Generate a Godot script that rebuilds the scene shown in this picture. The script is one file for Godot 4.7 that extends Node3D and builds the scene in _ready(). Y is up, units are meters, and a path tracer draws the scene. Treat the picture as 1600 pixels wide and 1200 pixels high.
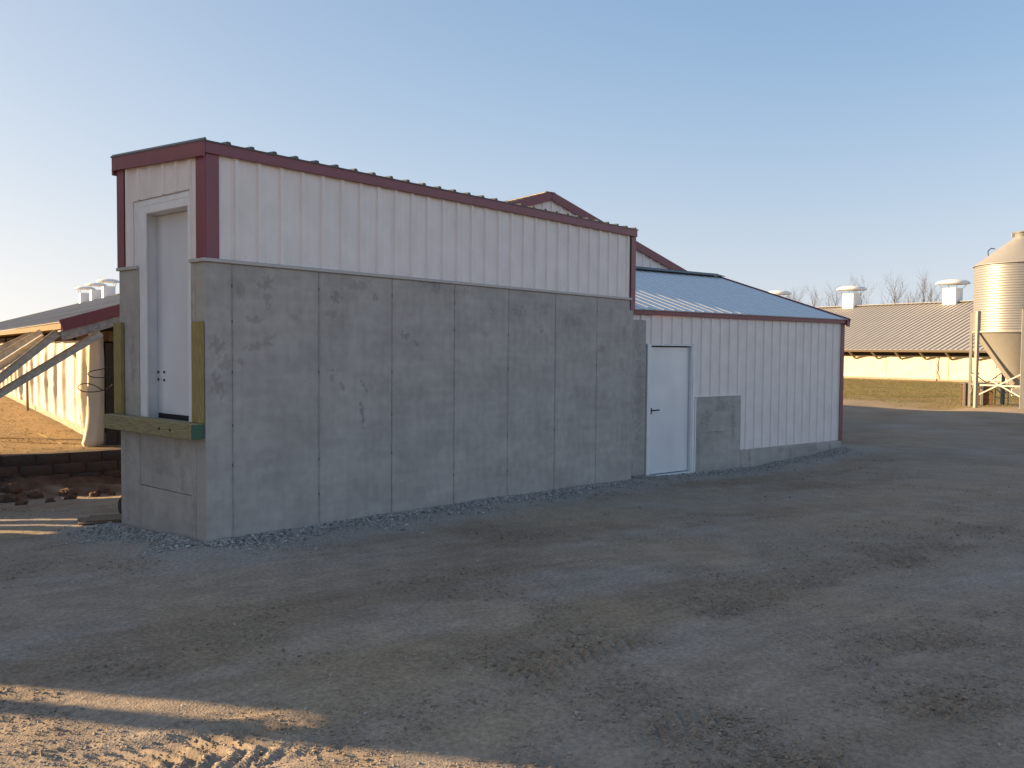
extends Node3D

# Farm yard at low sun: a concrete loading chute, a white utility room, two long poultry barns and a feed bin.
# World: x right, y up, -z away from the photographer. at(x, z) takes the distance ahead as a positive number.

const RIB := 0.2286
const SHEET := 0.9144

class MB:
	var v := PackedVector3Array()
	var n := PackedVector3Array()
	var uv := PackedVector2Array()
	var col := PackedColorArray()
	var idx := PackedInt32Array()
	var xf := Transform3D.IDENTITY
	var tint := Color(1, 1, 1)
	var use_col := false
	var uvm := 0          # 1: (x, y)   2: (z, y)
	var uvo := Vector2.ZERO
	var uvs := Vector2.ONE

	func put(p: Vector3, nn: Vector3) -> int:
		v.append(xf * p)
		n.append((xf.basis * nn).normalized())
		if uvm == 1: uv.append(Vector2((p.x - uvo.x) * uvs.x, 1.0 - (p.y - uvo.y) * uvs.y))
		elif uvm == 2: uv.append(Vector2((p.z - uvo.x) * uvs.x, 1.0 - (p.y - uvo.y) * uvs.y))
		else: uv.append(Vector2(p.x + p.z, p.y))
		if use_col: col.append(tint)
		return v.size() - 1

	func tri(a: Vector3, b: Vector3, c: Vector3, out: Vector3) -> void:
		var g := (b - a).cross(c - a)
		if g.length_squared() < 1e-16: return
		g = g.normalized()
		if g.dot(out) < 0:
			g = -g
			var t := b; b = c; c = t
		var i := put(a, g); put(c, g); put(b, g)
		idx.append_array(PackedInt32Array([i, i + 1, i + 2]))

	func quad(a: Vector3, b: Vector3, c: Vector3, d: Vector3, out: Vector3) -> void:
		var g := (c - a).cross(d - b)
		if g.length_squared() < 1e-16: return
		g = g.normalized()
		if g.dot(out) < 0:
			g = -g
			var t := b; b = d; d = t
		var i := put(a, g); put(b, g); put(c, g); put(d, g)
		idx.append_array(PackedInt32Array([i, i + 2, i + 1, i, i + 3, i + 2]))

	func box(lo: Vector3, hi: Vector3) -> void:
		cbox(lo, hi, 0.0)

	# a box with chamfered edges
	func cbox(lo: Vector3, hi: Vector3, c: float) -> void:
		var m := (lo + hi) * 0.5
		var h := (hi - lo) * 0.5
		for ax in 3:
			var a1 := (ax + 1) % 3
			var a2 := (ax + 2) % 3
			for s in [-1.0, 1.0]:
				var o := Vector3.ZERO
				o[ax] = s
				var q: Array[Vector3] = []
				for k in [[-1, -1], [1, -1], [1, 1], [-1, 1]]:
					var p := m
					p[ax] += s * h[ax]
					p[a1] += k[0] * (h[a1] - c)
					p[a2] += k[1] * (h[a2] - c)
					q.append(p)
				quad(q[0], q[1], q[2], q[3], o)
				if c <= 0.0: continue
				for t in [-1.0, 1.0]:      # edge between +-ax and +-a1
					var e: Array[Vector3] = []
					for k in [[0, -1], [0, 1], [1, 1], [1, -1]]:
						var p := m
						p[ax] += s * (h[ax] - (c if k[0] == 1 else 0.0))
						p[a1] += t * (h[a1] - (0.0 if k[0] == 1 else c))
						p[a2] += k[1] * (h[a2] - c)
						e.append(p)
					var oo := Vector3.ZERO
					oo[ax] = s
					oo[a1] = t
					quad(e[0], e[1], e[2], e[3], oo)
		if c > 0.0:
			for sx in [-1.0, 1.0]:
				for sy in [-1.0, 1.0]:
					for sz in [-1.0, 1.0]:
						var s := Vector3(sx, sy, sz)
						var p := m + h * s
						tri(p - Vector3(0, sy * c, sz * c), p - Vector3(sx * c, 0, sz * c), p - Vector3(sx * c, sy * c, 0), s)

	# a bar with a rectangular section between two points; up gives the side of its height
	func bar(p0: Vector3, p1: Vector3, w: float, h: float, up := Vector3.UP, c := 0.0) -> void:
		var keep := xf
		var d := (p1 - p0)
		var l := d.length()
		d = d.normalized()
		var s := d.cross(up).normalized()
		var u := s.cross(d).normalized()
		xf = xf * Transform3D(Basis(d, u, -s) if Basis(d, u, -s).determinant() > 0 else Basis(d, u, s), p0)
		cbox(Vector3(0, -h / 2, -w / 2), Vector3(l, h / 2, w / 2), c)
		xf = keep

	func tube(p0: Vector3, p1: Vector3, r0: float, r1: float, k := 8, caps := true) -> void:
		var d := (p1 - p0).normalized()
		var s := d.cross(Vector3.UP if abs(d.y) < 0.95 else Vector3.RIGHT).normalized()
		var u := s.cross(d)
		var base := -1
		for i in k + 1:
			var a := TAU * i / k
			var o := s * cos(a) + u * sin(a)
			var j := put(p0 + o * r0, o)
			put(p1 + o * r1, o)
			if i == 0: base = j
		for i in k:
			var j := base + i * 2
			idx.append_array(PackedInt32Array([j, j + 2, j + 1, j + 1, j + 2, j + 3]))
		if caps:
			for e in [[p0, r0, -d], [p1, r1, d]]:
				for i in k:
					var a := TAU * i / k
					var b := TAU * (i + 1) / k
					tri(e[0], e[0] + (s * cos(a) + u * sin(a)) * e[1], e[0] + (s * cos(b) + u * sin(b)) * e[1], e[2])

	func path(pts: Array, r: float, k := 6) -> void:
		for i in pts.size() - 1:
			tube(pts[i], pts[i + 1], r, r, k, i == 0 or i == pts.size() - 2)

	# profile: array of Vector2(radius, height), turned round y, smooth
	func lathe(profile: Array, k := 48, c := Vector3.ZERO, smooth := true) -> void:
		var base := v.size()
		var m := profile.size()
		for i in k + 1:
			var a := TAU * i / k
			for j in m:
				var p: Vector2 = profile[j]
				var t: Vector2 = (profile[min(j + 1, m - 1)] - profile[max(j - 1, 0)]).normalized()
				put(c + Vector3(cos(a) * p.x, p.y, sin(a) * p.x), Vector3(cos(a) * t.y, -t.x, sin(a) * t.y))
		for i in k:
			for j in m - 1:
				var q := base + i * m + j
				idx.append_array(PackedInt32Array([q, q + m, q + 1, q + 1, q + m, q + m + 1]))

	# grid of points with smooth normals
	func grid(pts: Array, rows: int, cols: int, out: Vector3, mode := 0, mid := Vector3.ZERO) -> void:
		# mode 1: round a column at mid, mode 2: round the point mid
		var base := v.size()
		for i in rows:
			for j in cols:
				var dx: Vector3 = pts[i * cols + min(j + 1, cols - 1)] - pts[i * cols + max(j - 1, 0)]
				var dy: Vector3 = pts[min(i + 1, rows - 1) * cols + j] - pts[max(i - 1, 0) * cols + j]
				var g := dx.cross(dy).normalized()
				var o := out
				if mode > 0: o = pts[i * cols + j] - mid
				if mode == 1: o.y = 0
				if mode > 0 and cols > 2 and (j == 0 or j == cols - 1):
					dx = pts[i * cols + 1] - pts[i * cols + cols - 2]
					g = dx.cross(dy).normalized()
				if g.length() < 0.5: g = o.normalized()
				if g.dot(o) < 0: g = -g
				put(pts[i * cols + j], g)
		for i in rows - 1:
			for j in cols - 1:
				var a := base + i * cols + j
				var b := a + 1
				var c := a + cols
				var d := c + 1
				var fo := xf.basis * out
				if mode > 0: fo = n[a] + n[b] + n[c] + n[d]
				if (v[d] - v[a]).cross(v[c] - v[b]).dot(fo) > 0:
					idx.append_array(PackedInt32Array([a, c, b, b, c, d]))
				else:
					idx.append_array(PackedInt32Array([a, b, c, b, d, c]))

	func mesh() -> ArrayMesh:
		var arr := []
		arr.resize(Mesh.ARRAY_MAX)
		arr[Mesh.ARRAY_VERTEX] = v
		arr[Mesh.ARRAY_NORMAL] = n
		arr[Mesh.ARRAY_TEX_UV] = uv
		if use_col: arr[Mesh.ARRAY_COLOR] = col
		arr[Mesh.ARRAY_INDEX] = idx
		var m := ArrayMesh.new()
		m.add_surface_from_arrays(Mesh.PRIMITIVE_TRIANGLES, arr)
		return m

var M := {}
var taken := {}
var rng := RandomNumberGenerator.new()

# ---------- naming and parenting ----------
func numbered(parent: Node, called: String) -> String:
	var key := str(parent.get_instance_id()) + called
	var k: int = taken.get(key, 0)
	taken[key] = k + 1
	return called if k == 0 else "%s_%03d" % [called, k]

func tag(o: Node, label: String, category: String, group := "") -> Node:
	o.set_meta("label", label)
	o.set_meta("category", category)
	if group: o.set_meta("group", group)
	return o

func thing(called: String, label: String, category: String, where := Vector3.ZERO, turn := 0.0, group := "") -> Node3D:
	var o := Node3D.new()
	o.name = numbered(self, called)
	add_child(o)
	o.position = where
	o.rotation.y = turn
	tag(o, label, category, group)
	return o

func inst(parent: Node, called: String, mesh: Mesh, mat: Material, xf := Transform3D.IDENTITY) -> MeshInstance3D:
	var o := MeshInstance3D.new()
	o.mesh = mesh
	o.material_override = mat
	o.name = numbered(parent, called)
	parent.add_child(o, true)
	o.transform = xf
	return o

func part(parent: Node, called: String, b: MB, mat: Material) -> MeshInstance3D:
	return inst(parent, called, b.mesh(), mat)

func boxed(parent: Node, called: String, lo: Vector3, hi: Vector3, mat: Material, c := 0.003) -> MeshInstance3D:
	var b := MB.new()
	b.cbox(lo, hi, c)
	return part(parent, called, b, mat)

func at(x: float, z: float, y := 0.0) -> Vector3:
	return Vector3(x, y, -z)

# ---------- materials ----------
func lin(r: float, g: float, b: float) -> Color:
	return Color(r, g, b).linear_to_srgb()

func noise(kind: int, freq: float, oct := 4, sd := 1) -> FastNoiseLite:
	var f := FastNoiseLite.new()
	f.noise_type = kind
	f.frequency = freq
	f.fractal_octaves = oct
	f.seed = sd
	return f

func noise_tex(freq: float, oct: int, sd: int, lo: Color, hi: Color, size := 512, normal := 0.0, gain := 0.5) -> Texture2D:
	var fn := noise(FastNoiseLite.TYPE_SIMPLEX_SMOOTH, freq, oct, sd)
	fn.fractal_gain = gain
	var im := fn.get_seamless_image(size, size)
	if normal > 0.0:
		im.convert(Image.FORMAT_RGBA8)
		im.bump_map_to_normal_map(normal)
		return ImageTexture.create_from_image(im)
	if lo == Color.BLACK and hi == Color.WHITE:
		return ImageTexture.create_from_image(im)
	var data := im.get_data()
	var out := PackedByteArray()
	out.resize(size * size * 3)
	var lut := []
	for i in 256:
		var c := lo.lerp(hi, i / 255.0)
		lut.append([int(c.r * 255), int(c.g * 255), int(c.b * 255)])
	for i in size * size:
		var l: Array = lut[data[i]]
		out[i * 3] = l[0]
		out[i * 3 + 1] = l[1]
		out[i * 3 + 2] = l[2]
	return ImageTexture.create_from_image(Image.create_from_data(size, size, false, Image.FORMAT_RGB8, out))

func mat(c: Color, rough := 0.8, metal := 0.0, spec := 0.5) -> StandardMaterial3D:
	var m := StandardMaterial3D.new()
	m.albedo_color = c
	m.roughness = rough
	m.metallic = metal
	m.metallic_specular = spec
	return m

func tri_tex(m: StandardMaterial3D, tex: Texture2D, scale: Vector3, bump: Texture2D = null, cm := 0.0) -> StandardMaterial3D:
	m.uv1_triplanar = true
	m.uv1_scale = scale
	if tex: m.albedo_texture = tex
	if bump:
		m.heightmap_enabled = true
		m.heightmap_texture = bump
		m.heightmap_scale = cm
	return m

func make_materials() -> void:
	var grime := noise_tex(0.012, 5, 11, Color(0.94, 0.94, 0.935), Color(1, 1, 1), 512)
	var fine := noise_tex(0.05, 5, 12, Color.BLACK, Color.WHITE, 512)
	var mottled := noise_tex(0.02, 6, 13, Color(0.72, 0.72, 0.72), Color(1, 1, 1), 512)
	M.siding = tri_tex(mat(lin(0.80, 0.735, 0.705), 0.45, 0.0, 0.4), grime, Vector3(0.5, 0.4, 0.5))
	M.trim_white = tri_tex(mat(lin(0.76, 0.765, 0.775), 0.45), grime, Vector3(1.1, 0.5, 1.1))
	M.flashing = tri_tex(mat(lin(0.46, 0.43, 0.41), 0.5), grime, Vector3(1.1, 0.5, 1.1))
	M.door = tri_tex(mat(lin(0.75, 0.755, 0.77), 0.28), noise_tex(0.006, 4, 14, Color(0.93, 0.93, 0.94), Color(1, 1, 1), 256), Vector3(0.6, 0.4, 0.6))
	M.red = tri_tex(mat(lin(0.205, 0.057, 0.075), 0.42), grime, Vector3(0.9, 0.5, 0.9))
	M.roof_steel = tri_tex(mat(lin(0.62, 0.655, 0.69), 0.32, 0.35), grime, Vector3(0.5, 0.5, 0.5))
	M.roof_dark = tri_tex(mat(lin(0.07, 0.075, 0.08), 0.45, 0.2), grime, Vector3(0.5, 0.5, 0.5))
	M.roof_old = tri_tex(mat(lin(0.36, 0.345, 0.33), 0.6, 0.05), grime, Vector3(0.25, 0.12, 0.25))
	M.roof_barn = tri_tex(mat(lin(0.42, 0.41, 0.405), 0.5, 0.2), mottled, Vector3(0.25, 0.12, 0.25))
	M.concrete_plain = tri_tex(mat(lin(0.36, 0.355, 0.345), 0.9), mottled, Vector3(0.6, 0.6, 0.6), fine, 0.15)
	M.concrete_dark = mat(lin(0.10, 0.10, 0.10), 0.95)
	M.dark = mat(lin(0.012, 0.012, 0.014), 0.6)
	M.rubber = mat(lin(0.02, 0.02, 0.022), 0.55)
	M.metal_black = mat(lin(0.03, 0.03, 0.03), 0.35, 0.5)
	var wood_tex := noise_tex(0.03, 5, 15, Color(0.70, 0.66, 0.56), Color(1, 1, 1), 512)
	M.wood_post = tri_tex(mat(lin(0.40, 0.33, 0.135), 0.8), wood_tex, Vector3(5, 0.35, 5), fine, 0.08)
	M.wood_plank = tri_tex(mat(lin(0.37, 0.335, 0.20), 0.8), wood_tex, Vector3(5, 5, 0.35), fine, 0.08)
	M.wood_end = mat(lin(0.05, 0.115, 0.07), 0.8)
	M.wood_dark = tri_tex(mat(lin(0.055, 0.042, 0.034), 0.85), wood_tex, Vector3(4, 0.4, 4))
	M.wood_grey = tri_tex(mat(lin(0.36, 0.32, 0.28), 0.85), wood_tex, Vector3(3, 1, 3))
	M.wood_brown = tri_tex(mat(lin(0.24, 0.15, 0.075), 0.85), wood_tex, Vector3(3, 1, 3))
	M.wood_old = tri_tex(mat(lin(0.15, 0.125, 0.10), 0.85), wood_tex, Vector3(3, 1, 3))
	M.soffit = tri_tex(mat(lin(0.42, 0.39, 0.37), 0.7), mottled, Vector3(1, 1, 1))
	M.curtain = tri_tex(mat(lin(0.60, 0.54, 0.44), 0.75), grime, Vector3(0.6, 0.4, 0.6))
	M.curtain.backlight = Color(0.25, 0.22, 0.17)
	M.far_wall = tri_tex(mat(lin(0.70, 0.62, 0.46), 0.8), grime, Vector3(0.25, 0.6, 0.25))
	M.curb = tri_tex(mat(lin(0.40, 0.36, 0.29), 0.9), mottled, Vector3(0.6, 0.9, 0.6))
	M.vent_white = mat(lin(0.76, 0.76, 0.75), 0.5)
	M.galv = tri_tex(mat(lin(0.28, 0.285, 0.29), 0.42, 0.4), grime, Vector3(0.8, 0.8, 0.8))
	M.galv_dull = tri_tex(mat(lin(0.34, 0.335, 0.32), 0.5, 0.3), grime, Vector3(0.8, 0.8, 0.8))
	M.channel = tri_tex(mat(lin(0.70, 0.64, 0.55), 0.6), mottled, Vector3(1, 1, 1))
	M.cardboard = tri_tex(mat(lin(0.25, 0.175, 0.115), 0.9), mottled, Vector3(2, 2, 2))
	M.block = tri_tex(mat(lin(0.105, 0.068, 0.052), 0.95), mottled, Vector3(2.2, 2.2, 2.2), fine, 0.5)
	M.block_b = tri_tex(mat(lin(0.125, 0.078, 0.058), 0.95), mottled, Vector3(2.0, 2.0, 2.0), fine, 0.5)
	M.block_c = tri_tex(mat(lin(0.085, 0.062, 0.05), 0.95), mottled, Vector3(2.4, 2.4, 2.4), fine, 0.5)
	M.clay = tri_tex(mat(lin(0.16, 0.088, 0.058), 0.95), mottled, Vector3(3, 3, 3), fine, 0.6)
	M.bark = tri_tex(mat(lin(0.16, 0.135, 0.115), 0.9), mottled, Vector3(1, 1, 1))
	M.shed = tri_tex(mat(lin(0.30, 0.26, 0.21), 0.9), mottled, Vector3(0.8, 0.8, 0.8))
	M.straw = mat(lin(0.42, 0.31, 0.15), 0.9)
	var m := StandardMaterial3D.new()
	m.vertex_color_use_as_albedo = true
	m.roughness = 0.95
	m.metallic_specular = 0.2
	m.uv1_triplanar = true
	m.uv1_world_triplanar = true
	m.uv1_scale = Vector3(0.42, 0.42, 0.42)
	m.albedo_texture = noise_tex(0.05, 5, 21, Color(0.66, 0.655, 0.65), Color(1, 1, 1), 1024, 0.0, 0.85)
	m.heightmap_enabled = true
	m.heightmap_texture = noise_tex(0.14, 4, 22, Color.BLACK, Color.WHITE, 1024, 0.0, 0.7)
	m.heightmap_scale = 0.35
	M.ground = m
	var st := StandardMaterial3D.new()
	st.vertex_color_use_as_albedo = true
	st.roughness = 0.95
	st.metallic_specular = 0.2
	M.stone = st
	M.concrete_wall = concrete(1400, 520, 6.7, 2.9, -0.45, long_stains, 31)
	M.concrete_end = concrete(340, 520, 1.6, 2.9, -0.45, end_stains, 32)
	M.concrete_low = concrete(700, 420, 5.6, 2.9, -0.6, low_stains, 33)

# dark marks seen on the concrete: along, up, half width, half height, tilt, strength
var long_stains := [[0.59, 2.24, .09, .06, 0.3, .5], [.6, 2.1, .05, .08, 0.2, .5], [1.37, 2.17, .08, .07, 0, .55], [1.85, 2.18, .05, .05, 0, .5], [1.64, 2.29, .16, .05, .2, .4], [.33, 2.16, .05, .1, 0, .35], [.46, 1.91, .1, .04, 0, .4],
	[.5, 1.68, .17, .035, .15, .45], [.11, 1.68, .08, .09, 0, .5], [.18, 1.53, .08, .07, 0, .45], [.11, 1.33, .07, .12, .2, .5], [.33, 1.55, .03, .06, .6, .4], [1.33, 1.46, .07, .02, 0, .5], [1.3, 1.38, .05, .04, 0, .35], [1.44, 1.3, .022, .05, .5, .5], [1.72, 1.29, .03, .1, .7, .6], [1.69, 1.02, .03, .15, .2, .75],
	[2.26, 1.81, .07, .05, 0, .55], [2.42, 1.73, .07, .03, -.4, .5], [2.7, 2.33, .08, .08, 0, .4], [2.6, 2.38, .2, .05, 0, .4], [3.1, 2.3, .3, .06, 0, .25], [3.63, 2.09, .06, .08, .2, .35], [4.09, 2.14, .14, .08, 0, .45], [4.54, 1.92, .05, .06, 0, .5], [5.12, 2.06, .2, .12, 0, .35], [5.85, 1.69, .09, .09, 0, .45], [6.08, 2.18, .07, .12, 0, .4], [6.4, 1.92, .08, .1, 0, .4],
	[1.33, 2.0, .1, .04, 0, .3], [4.6, 2.2, .1, .1, 0, .3], [.9, 1.95, .06, .05, 0, .3], [3.5, 1.85, .05, .05, 0, .35], [5.4, 2.2, .1, .08, 0, .3], [6.35, 1.45, .07, .14, 0, .3], [2.55, 1.2, .03, .03, 0, .4], [.62, 1.75, .12, .03, .3, .3]]
var end_stains := [[.3, 1.5, .06, .3, 0, .35], [.15, .45, .1, .5, 0, .3], [.1, 1.1, .07, .15, 0, .3], [.4, .85, .05, .1, 0, .4], [1.1, .75, .07, .1, 0, .4], [1.2, .5, .05, .15, 0, .35], [1.35, 2.0, .06, .2, 0, .35], [.8, .6, .15, .1, 0, .2], [1.4, .3, .05, .3, 0, .3]]
var low_stains := [[.1, 1.0, .12, .8, 0, .35], [1.6, .6, .15, .12, .3, .45], [1.9, .35, .2, .04, 0, .4], [2.3, .5, .07, .3, 0, .4], [2.0, .75, .2, .08, .3, .35], [2.75, -.12, .05, .15, 0, .5], [3.6, -.05, .08, .1, 0, .4], [3.9, -.1, .05, .15, 0, .45], [4.6, -.05, .2, .08, 0, .35], [5.1, -.1, .06, .1, 0, .4], [.05, 1.9, .1, .2, 0, .3], [1.45, .1, .05, .3, 0, .3]]

func concrete(w: int, h: int, width: float, height: float, y0: float, stains: Array, sd: int) -> StandardMaterial3D:
	var big := noise(FastNoiseLite.TYPE_SIMPLEX_SMOOTH, 0.006, 4, sd)
	var mid := noise(FastNoiseLite.TYPE_SIMPLEX_SMOOTH, 0.035, 3, sd + 5)
	var im := Image.create(w, h, false, Image.FORMAT_RGB8)
	var val := PackedFloat32Array()
	val.resize(w * h)
	for y in h:
		for x in w:
			# cloudy cement paste, faint level pour bands, fine grain
			val[y * w + x] = 0.37 * (1.0 + 0.16 * big.get_noise_2d(x, y * 1.7) + 0.10 * mid.get_noise_2d(x, y) + 0.07 * mid.get_noise_2d(x * 0.15 + 900, y * 1.4) + 0.06 * mid.get_noise_2d(x * 1.3, y * 0.10 + 400))
	if w > 1000:
		# paste that leaked from the form joints
		for k in 7:
			var sx := (0.2524 + k * SHEET) / width * w
			for y in h:
				var half := 3.0 + 4.5 * absf(mid.get_noise_2d(y * 0.7, k * 90.0))
				for x in range(max(0, int(sx - half)), min(w, int(sx + half) + 1)):
					val[y * w + x] *= 0.935 - 0.10 * mid.get_noise_2d(x * 3.0, y * 1.5)
	for s in stains:
		var cx: float = s[0] / width * w
		var cy: float = (1.0 - (s[1] - y0) / height) * h
		var rx: float = s[2] / width * w
		var ry: float = s[3] / height * h
		var r := int(max(rx, ry) * 1.7) + 2
		for y in range(max(0, int(cy) - r), min(h, int(cy) + r)):
			for x in range(max(0, int(cx) - r), min(w, int(cx) + r)):
				var d := Vector2(x - cx, y - cy).rotated(s[4])
				var e := sqrt(pow(d.x / rx, 2) + pow(d.y / ry, 2)) + 1.0 * mid.get_noise_2d(x * 2.3 + s[0] * 300.0, y * 2.3)
				if e < 1.0: val[y * w + x] *= 1.0 - 0.43 * s[5] * smoothstep(1.0, 0.45, e)
	var r2 := RandomNumberGenerator.new()
	r2.seed = sd
	for k in 260 if w > 1000 else 90:      # air holes
		var x := r2.randi_range(1, w - 2)
		var y := r2.randi_range(1, h - 2)
		val[y * w + x] *= 0.45
		if r2.randf() < 0.3: val[y * w + x + 1] *= 0.55
	for y in h:
		for x in w:
			var c := val[y * w + x]
			im.set_pixel(x, y, Color(c * 1.03, c * 0.96, c * 0.89).linear_to_srgb())
	var m := mat(Color.WHITE, 0.9, 0.0, 0.3)
	m.albedo_texture = ImageTexture.create_from_image(im)
	return m

# ---------- sky ----------
const SUN_BEARING := 280.0
const SUN_HEIGHT := 14.5
const EXPOSURE := 3.2

func sun_dir() -> Vector3:
	var b := deg_to_rad(SUN_BEARING)
	var e := deg_to_rad(SUN_HEIGHT)
	return Vector3(sin(b) * cos(e), sin(e), -cos(b) * cos(e))

func make_sky() -> Sky:
	var w := 512
	var h := 256
	var im := Image.create(w, h, false, Image.FORMAT_RGBF)
	var sd := sun_dir()
	for y in h:
		var el := 90.0 - (y + 0.5) / h * 180.0
		var e: float = max(el, 0.0)
		for x in w:
			var az := (x + 0.5) / w * TAU
			var d := Vector3(sin(az) * cos(deg_to_rad(el)), sin(deg_to_rad(el)), -cos(az) * cos(deg_to_rad(el)))
			var g := rad_to_deg(acos(clamp(d.dot(sd), -1, 1)))
			var r := 0.135 + 0.545 * exp(-pow(e / 14.4, 1.4))  # zenith term lifted and paled to fill the shaded surfaces
			var gr := 0.235 + 0.49 * exp(-pow(e / 20.5, 1.45))
			var b := 0.39 + 0.40 * exp(-pow(e / 32.0, 2.0)) - 0.05 * exp(-e / 4.0)
			var back_fill: float = pow(cos(deg_to_rad(max(g, 90.0))), 2.0)  # unseen sky opposite the sun, brightened and warmed to fill the shaded walls
			r *= 1.0 + 1.15 * back_fill
			gr *= 1.0 + 0.85 * back_fill
			b *= 1.0 + 0.65 * back_fill
			var glow := exp(-g / 26.4) * (0.78 + 0.52 * exp(-e / 8.0))
			r += glow * 1.92
			gr += glow * 1.45
			b += glow * 0.92
			im.set_pixel(x, y, Color(r, gr, b) * (1.0 / EXPOSURE))
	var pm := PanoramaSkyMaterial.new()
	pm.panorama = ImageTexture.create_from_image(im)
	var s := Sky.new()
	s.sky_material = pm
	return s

# ---------- ground ----------
const BU := Vector2(0.81513, 0.57929)     # across the barns (x, ahead)
const BV := Vector2(-0.57929, 0.81513)    # along the barns
var pts := [[-2.59, 7.25, 0.0], [-1.6, 8.4, -.035], [-.64, 9.53, -.07], [.5, 10.8, -.13], [1.73, 12.3, -.19], [2.6, 13.4, -.27], [3.9, 14.4, -.295], [5.0, 15.2, -.22], [6.1, 16.0, -.12], [-3.77, 8.26, -.045], [-4.6, 9.6, -.12], [-5.3, 11.2, -.25], [-6.6, 10.4, -.22], [-9, 9, -.1],
	[0, 0, 0.0], [-3, 4, 0.0], [3, 3, 0.0], [0, 6, 0.0], [3, 8, -.07], [6, 8, -.08], [6, 12, -.14], [10, 12, -.1], [10, 18, -.08], [12, 25, 0.03], [14, 24, .2], [18, 30, .2], [22, 47, .2], [30, 40, .2], [-20, 30, .2], [-12, 3, 0.0], [12, 2, 0.0], [40, 100, 0.2], [-40, 60, 0.1]]
var coarse := PackedFloat32Array()

func base_height(x: float, z: float) -> float:
	var s := 0.0
	var t := 0.0
	for p in pts:
		var d: float = (x - p[0]) * (x - p[0]) + (z - p[1]) * (z - p[1]) + 0.15
		var w := 1.0 / (d * sqrt(d))
		s += w * p[2]
		t += w
	return s / t

func make_coarse() -> void:
	coarse.resize(161 * 161)
	for j in 161:
		for i in 161:
			coarse[j * 161 + i] = base_height(-30.0 + i * 0.5, -10.0 + j * 0.5)

func smooth_height(x: float, z: float) -> float:
	var fx: float = clamp((x + 30.0) * 2.0, 0.0, 159.99)
	var fz: float = clamp((z + 10.0) * 2.0, 0.0, 159.99)
	var i := int(fx)
	var j := int(fz)
	fx -= i
	fz -= j
	return lerp(lerp(coarse[j * 161 + i], coarse[j * 161 + i + 1], fx), lerp(coarse[j * 161 + 161 + i], coarse[j * 161 + 162 + i], fx), fz)

var n_big := noise(FastNoiseLite.TYPE_SIMPLEX_SMOOTH, 0.9, 3, 41)
var n_mid := noise(FastNoiseLite.TYPE_SIMPLEX_SMOOTH, 4.0, 3, 42)
var n_fine := noise(FastNoiseLite.TYPE_SIMPLEX_SMOOTH, 14.0, 3, 43)
var n_patch := noise(FastNoiseLite.TYPE_SIMPLEX_SMOOTH, 0.35, 4, 44)
var n_lane := noise(FastNoiseLite.TYPE_SIMPLEX_SMOOTH, 0.8, 4, 45)
var tracks := [[[-2.6, 2.7], [-1.61, 3.29], [-.94, 3.61], [-.46, 3.91], [.18, 4.53], [.78, 5.12], [1.83, 6.05], [3.69, 7.53], [5.16, 8.59], [8, 10.2]],
	[[-1.2, 2.4], [-.23, 3.24], [.43, 3.69], [1.01, 4.12], [1.73, 4.56], [2.46, 4.99], [3.41, 5.5], [5.5, 6.6]],
	[[0.2, 2.5], [1.0, 3.26], [1.76, 3.85], [2.79, 4.49], [4.5, 5.4]]]

# distance from a wheel track and the way along it
func track(x: float, z: float) -> Vector2:
	var best := Vector2(9, 0)
	if x < -4 or x > 9 or z > 11: return best
	for tr in tracks:
		var run := 0.0
		for k in tr.size() - 1:
			var a := Vector2(tr[k][0], tr[k][1])
			var b := Vector2(tr[k + 1][0], tr[k + 1][1])
			var ab := b - a
			var l := ab.length()
			var t: float = clamp((Vector2(x, z) - a).dot(ab) / (l * l), 0.0, 1.0)
			var off := Vector2(x, z) - a - ab * t
			var d := off.length()
			if d < abs(best.x): best = Vector2(d * sign(ab.cross(off) + 1e-6), run + t * l)
			run += l
	return best

func wall_dist(x: float, z: float) -> float:
	# distance in front of the chute and the utility room
	var p := Vector2(x, z)
	var d := 99.0
	for s in [[Vector2(-2.587, 7.25), Vector2(1.73, 12.3)], [Vector2(-3.77, 8.26), Vector2(-2.587, 7.25)], [Vector2(1.9, 12.85), Vector2(6.2, 16.1)]]:
		d = min(d, p.distance_to(Geometry2D.get_closest_point_to_segment(p, s[0], s[1])))
	return d

func on_terrace(x: float, z: float) -> float:
	var p := Vector2(x, z)
	if p.dot(BU) > 3.3: return 0.0
	return smoothstep(13.1, 13.22, p.dot(BV))

func ground_height(x: float, z: float) -> float:
	var h := smooth_height(x, z)
	var t := on_terrace(x, z)
	var out := h
	if t > 0.0: out = lerp(h, 0.2 + 0.05 * clamp((Vector2(x, z).dot(BV) - 13.2) * 0.2, 0.0, 1.0), t)
	# earth slumped against the foot of the blocks
	var v := Vector2(x, z).dot(BV)
	var u := Vector2(x, z).dot(BU)
	if u < 3.2 and v < 13.1 and v > 11.4: out += 0.20 * smoothstep(11.6, 13.0, v) * (0.6 + 0.8 * n_big.get_noise_2d(x * 1.7, z * 1.7)) * smoothstep(3.2, 1.6, u)
	return out

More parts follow.
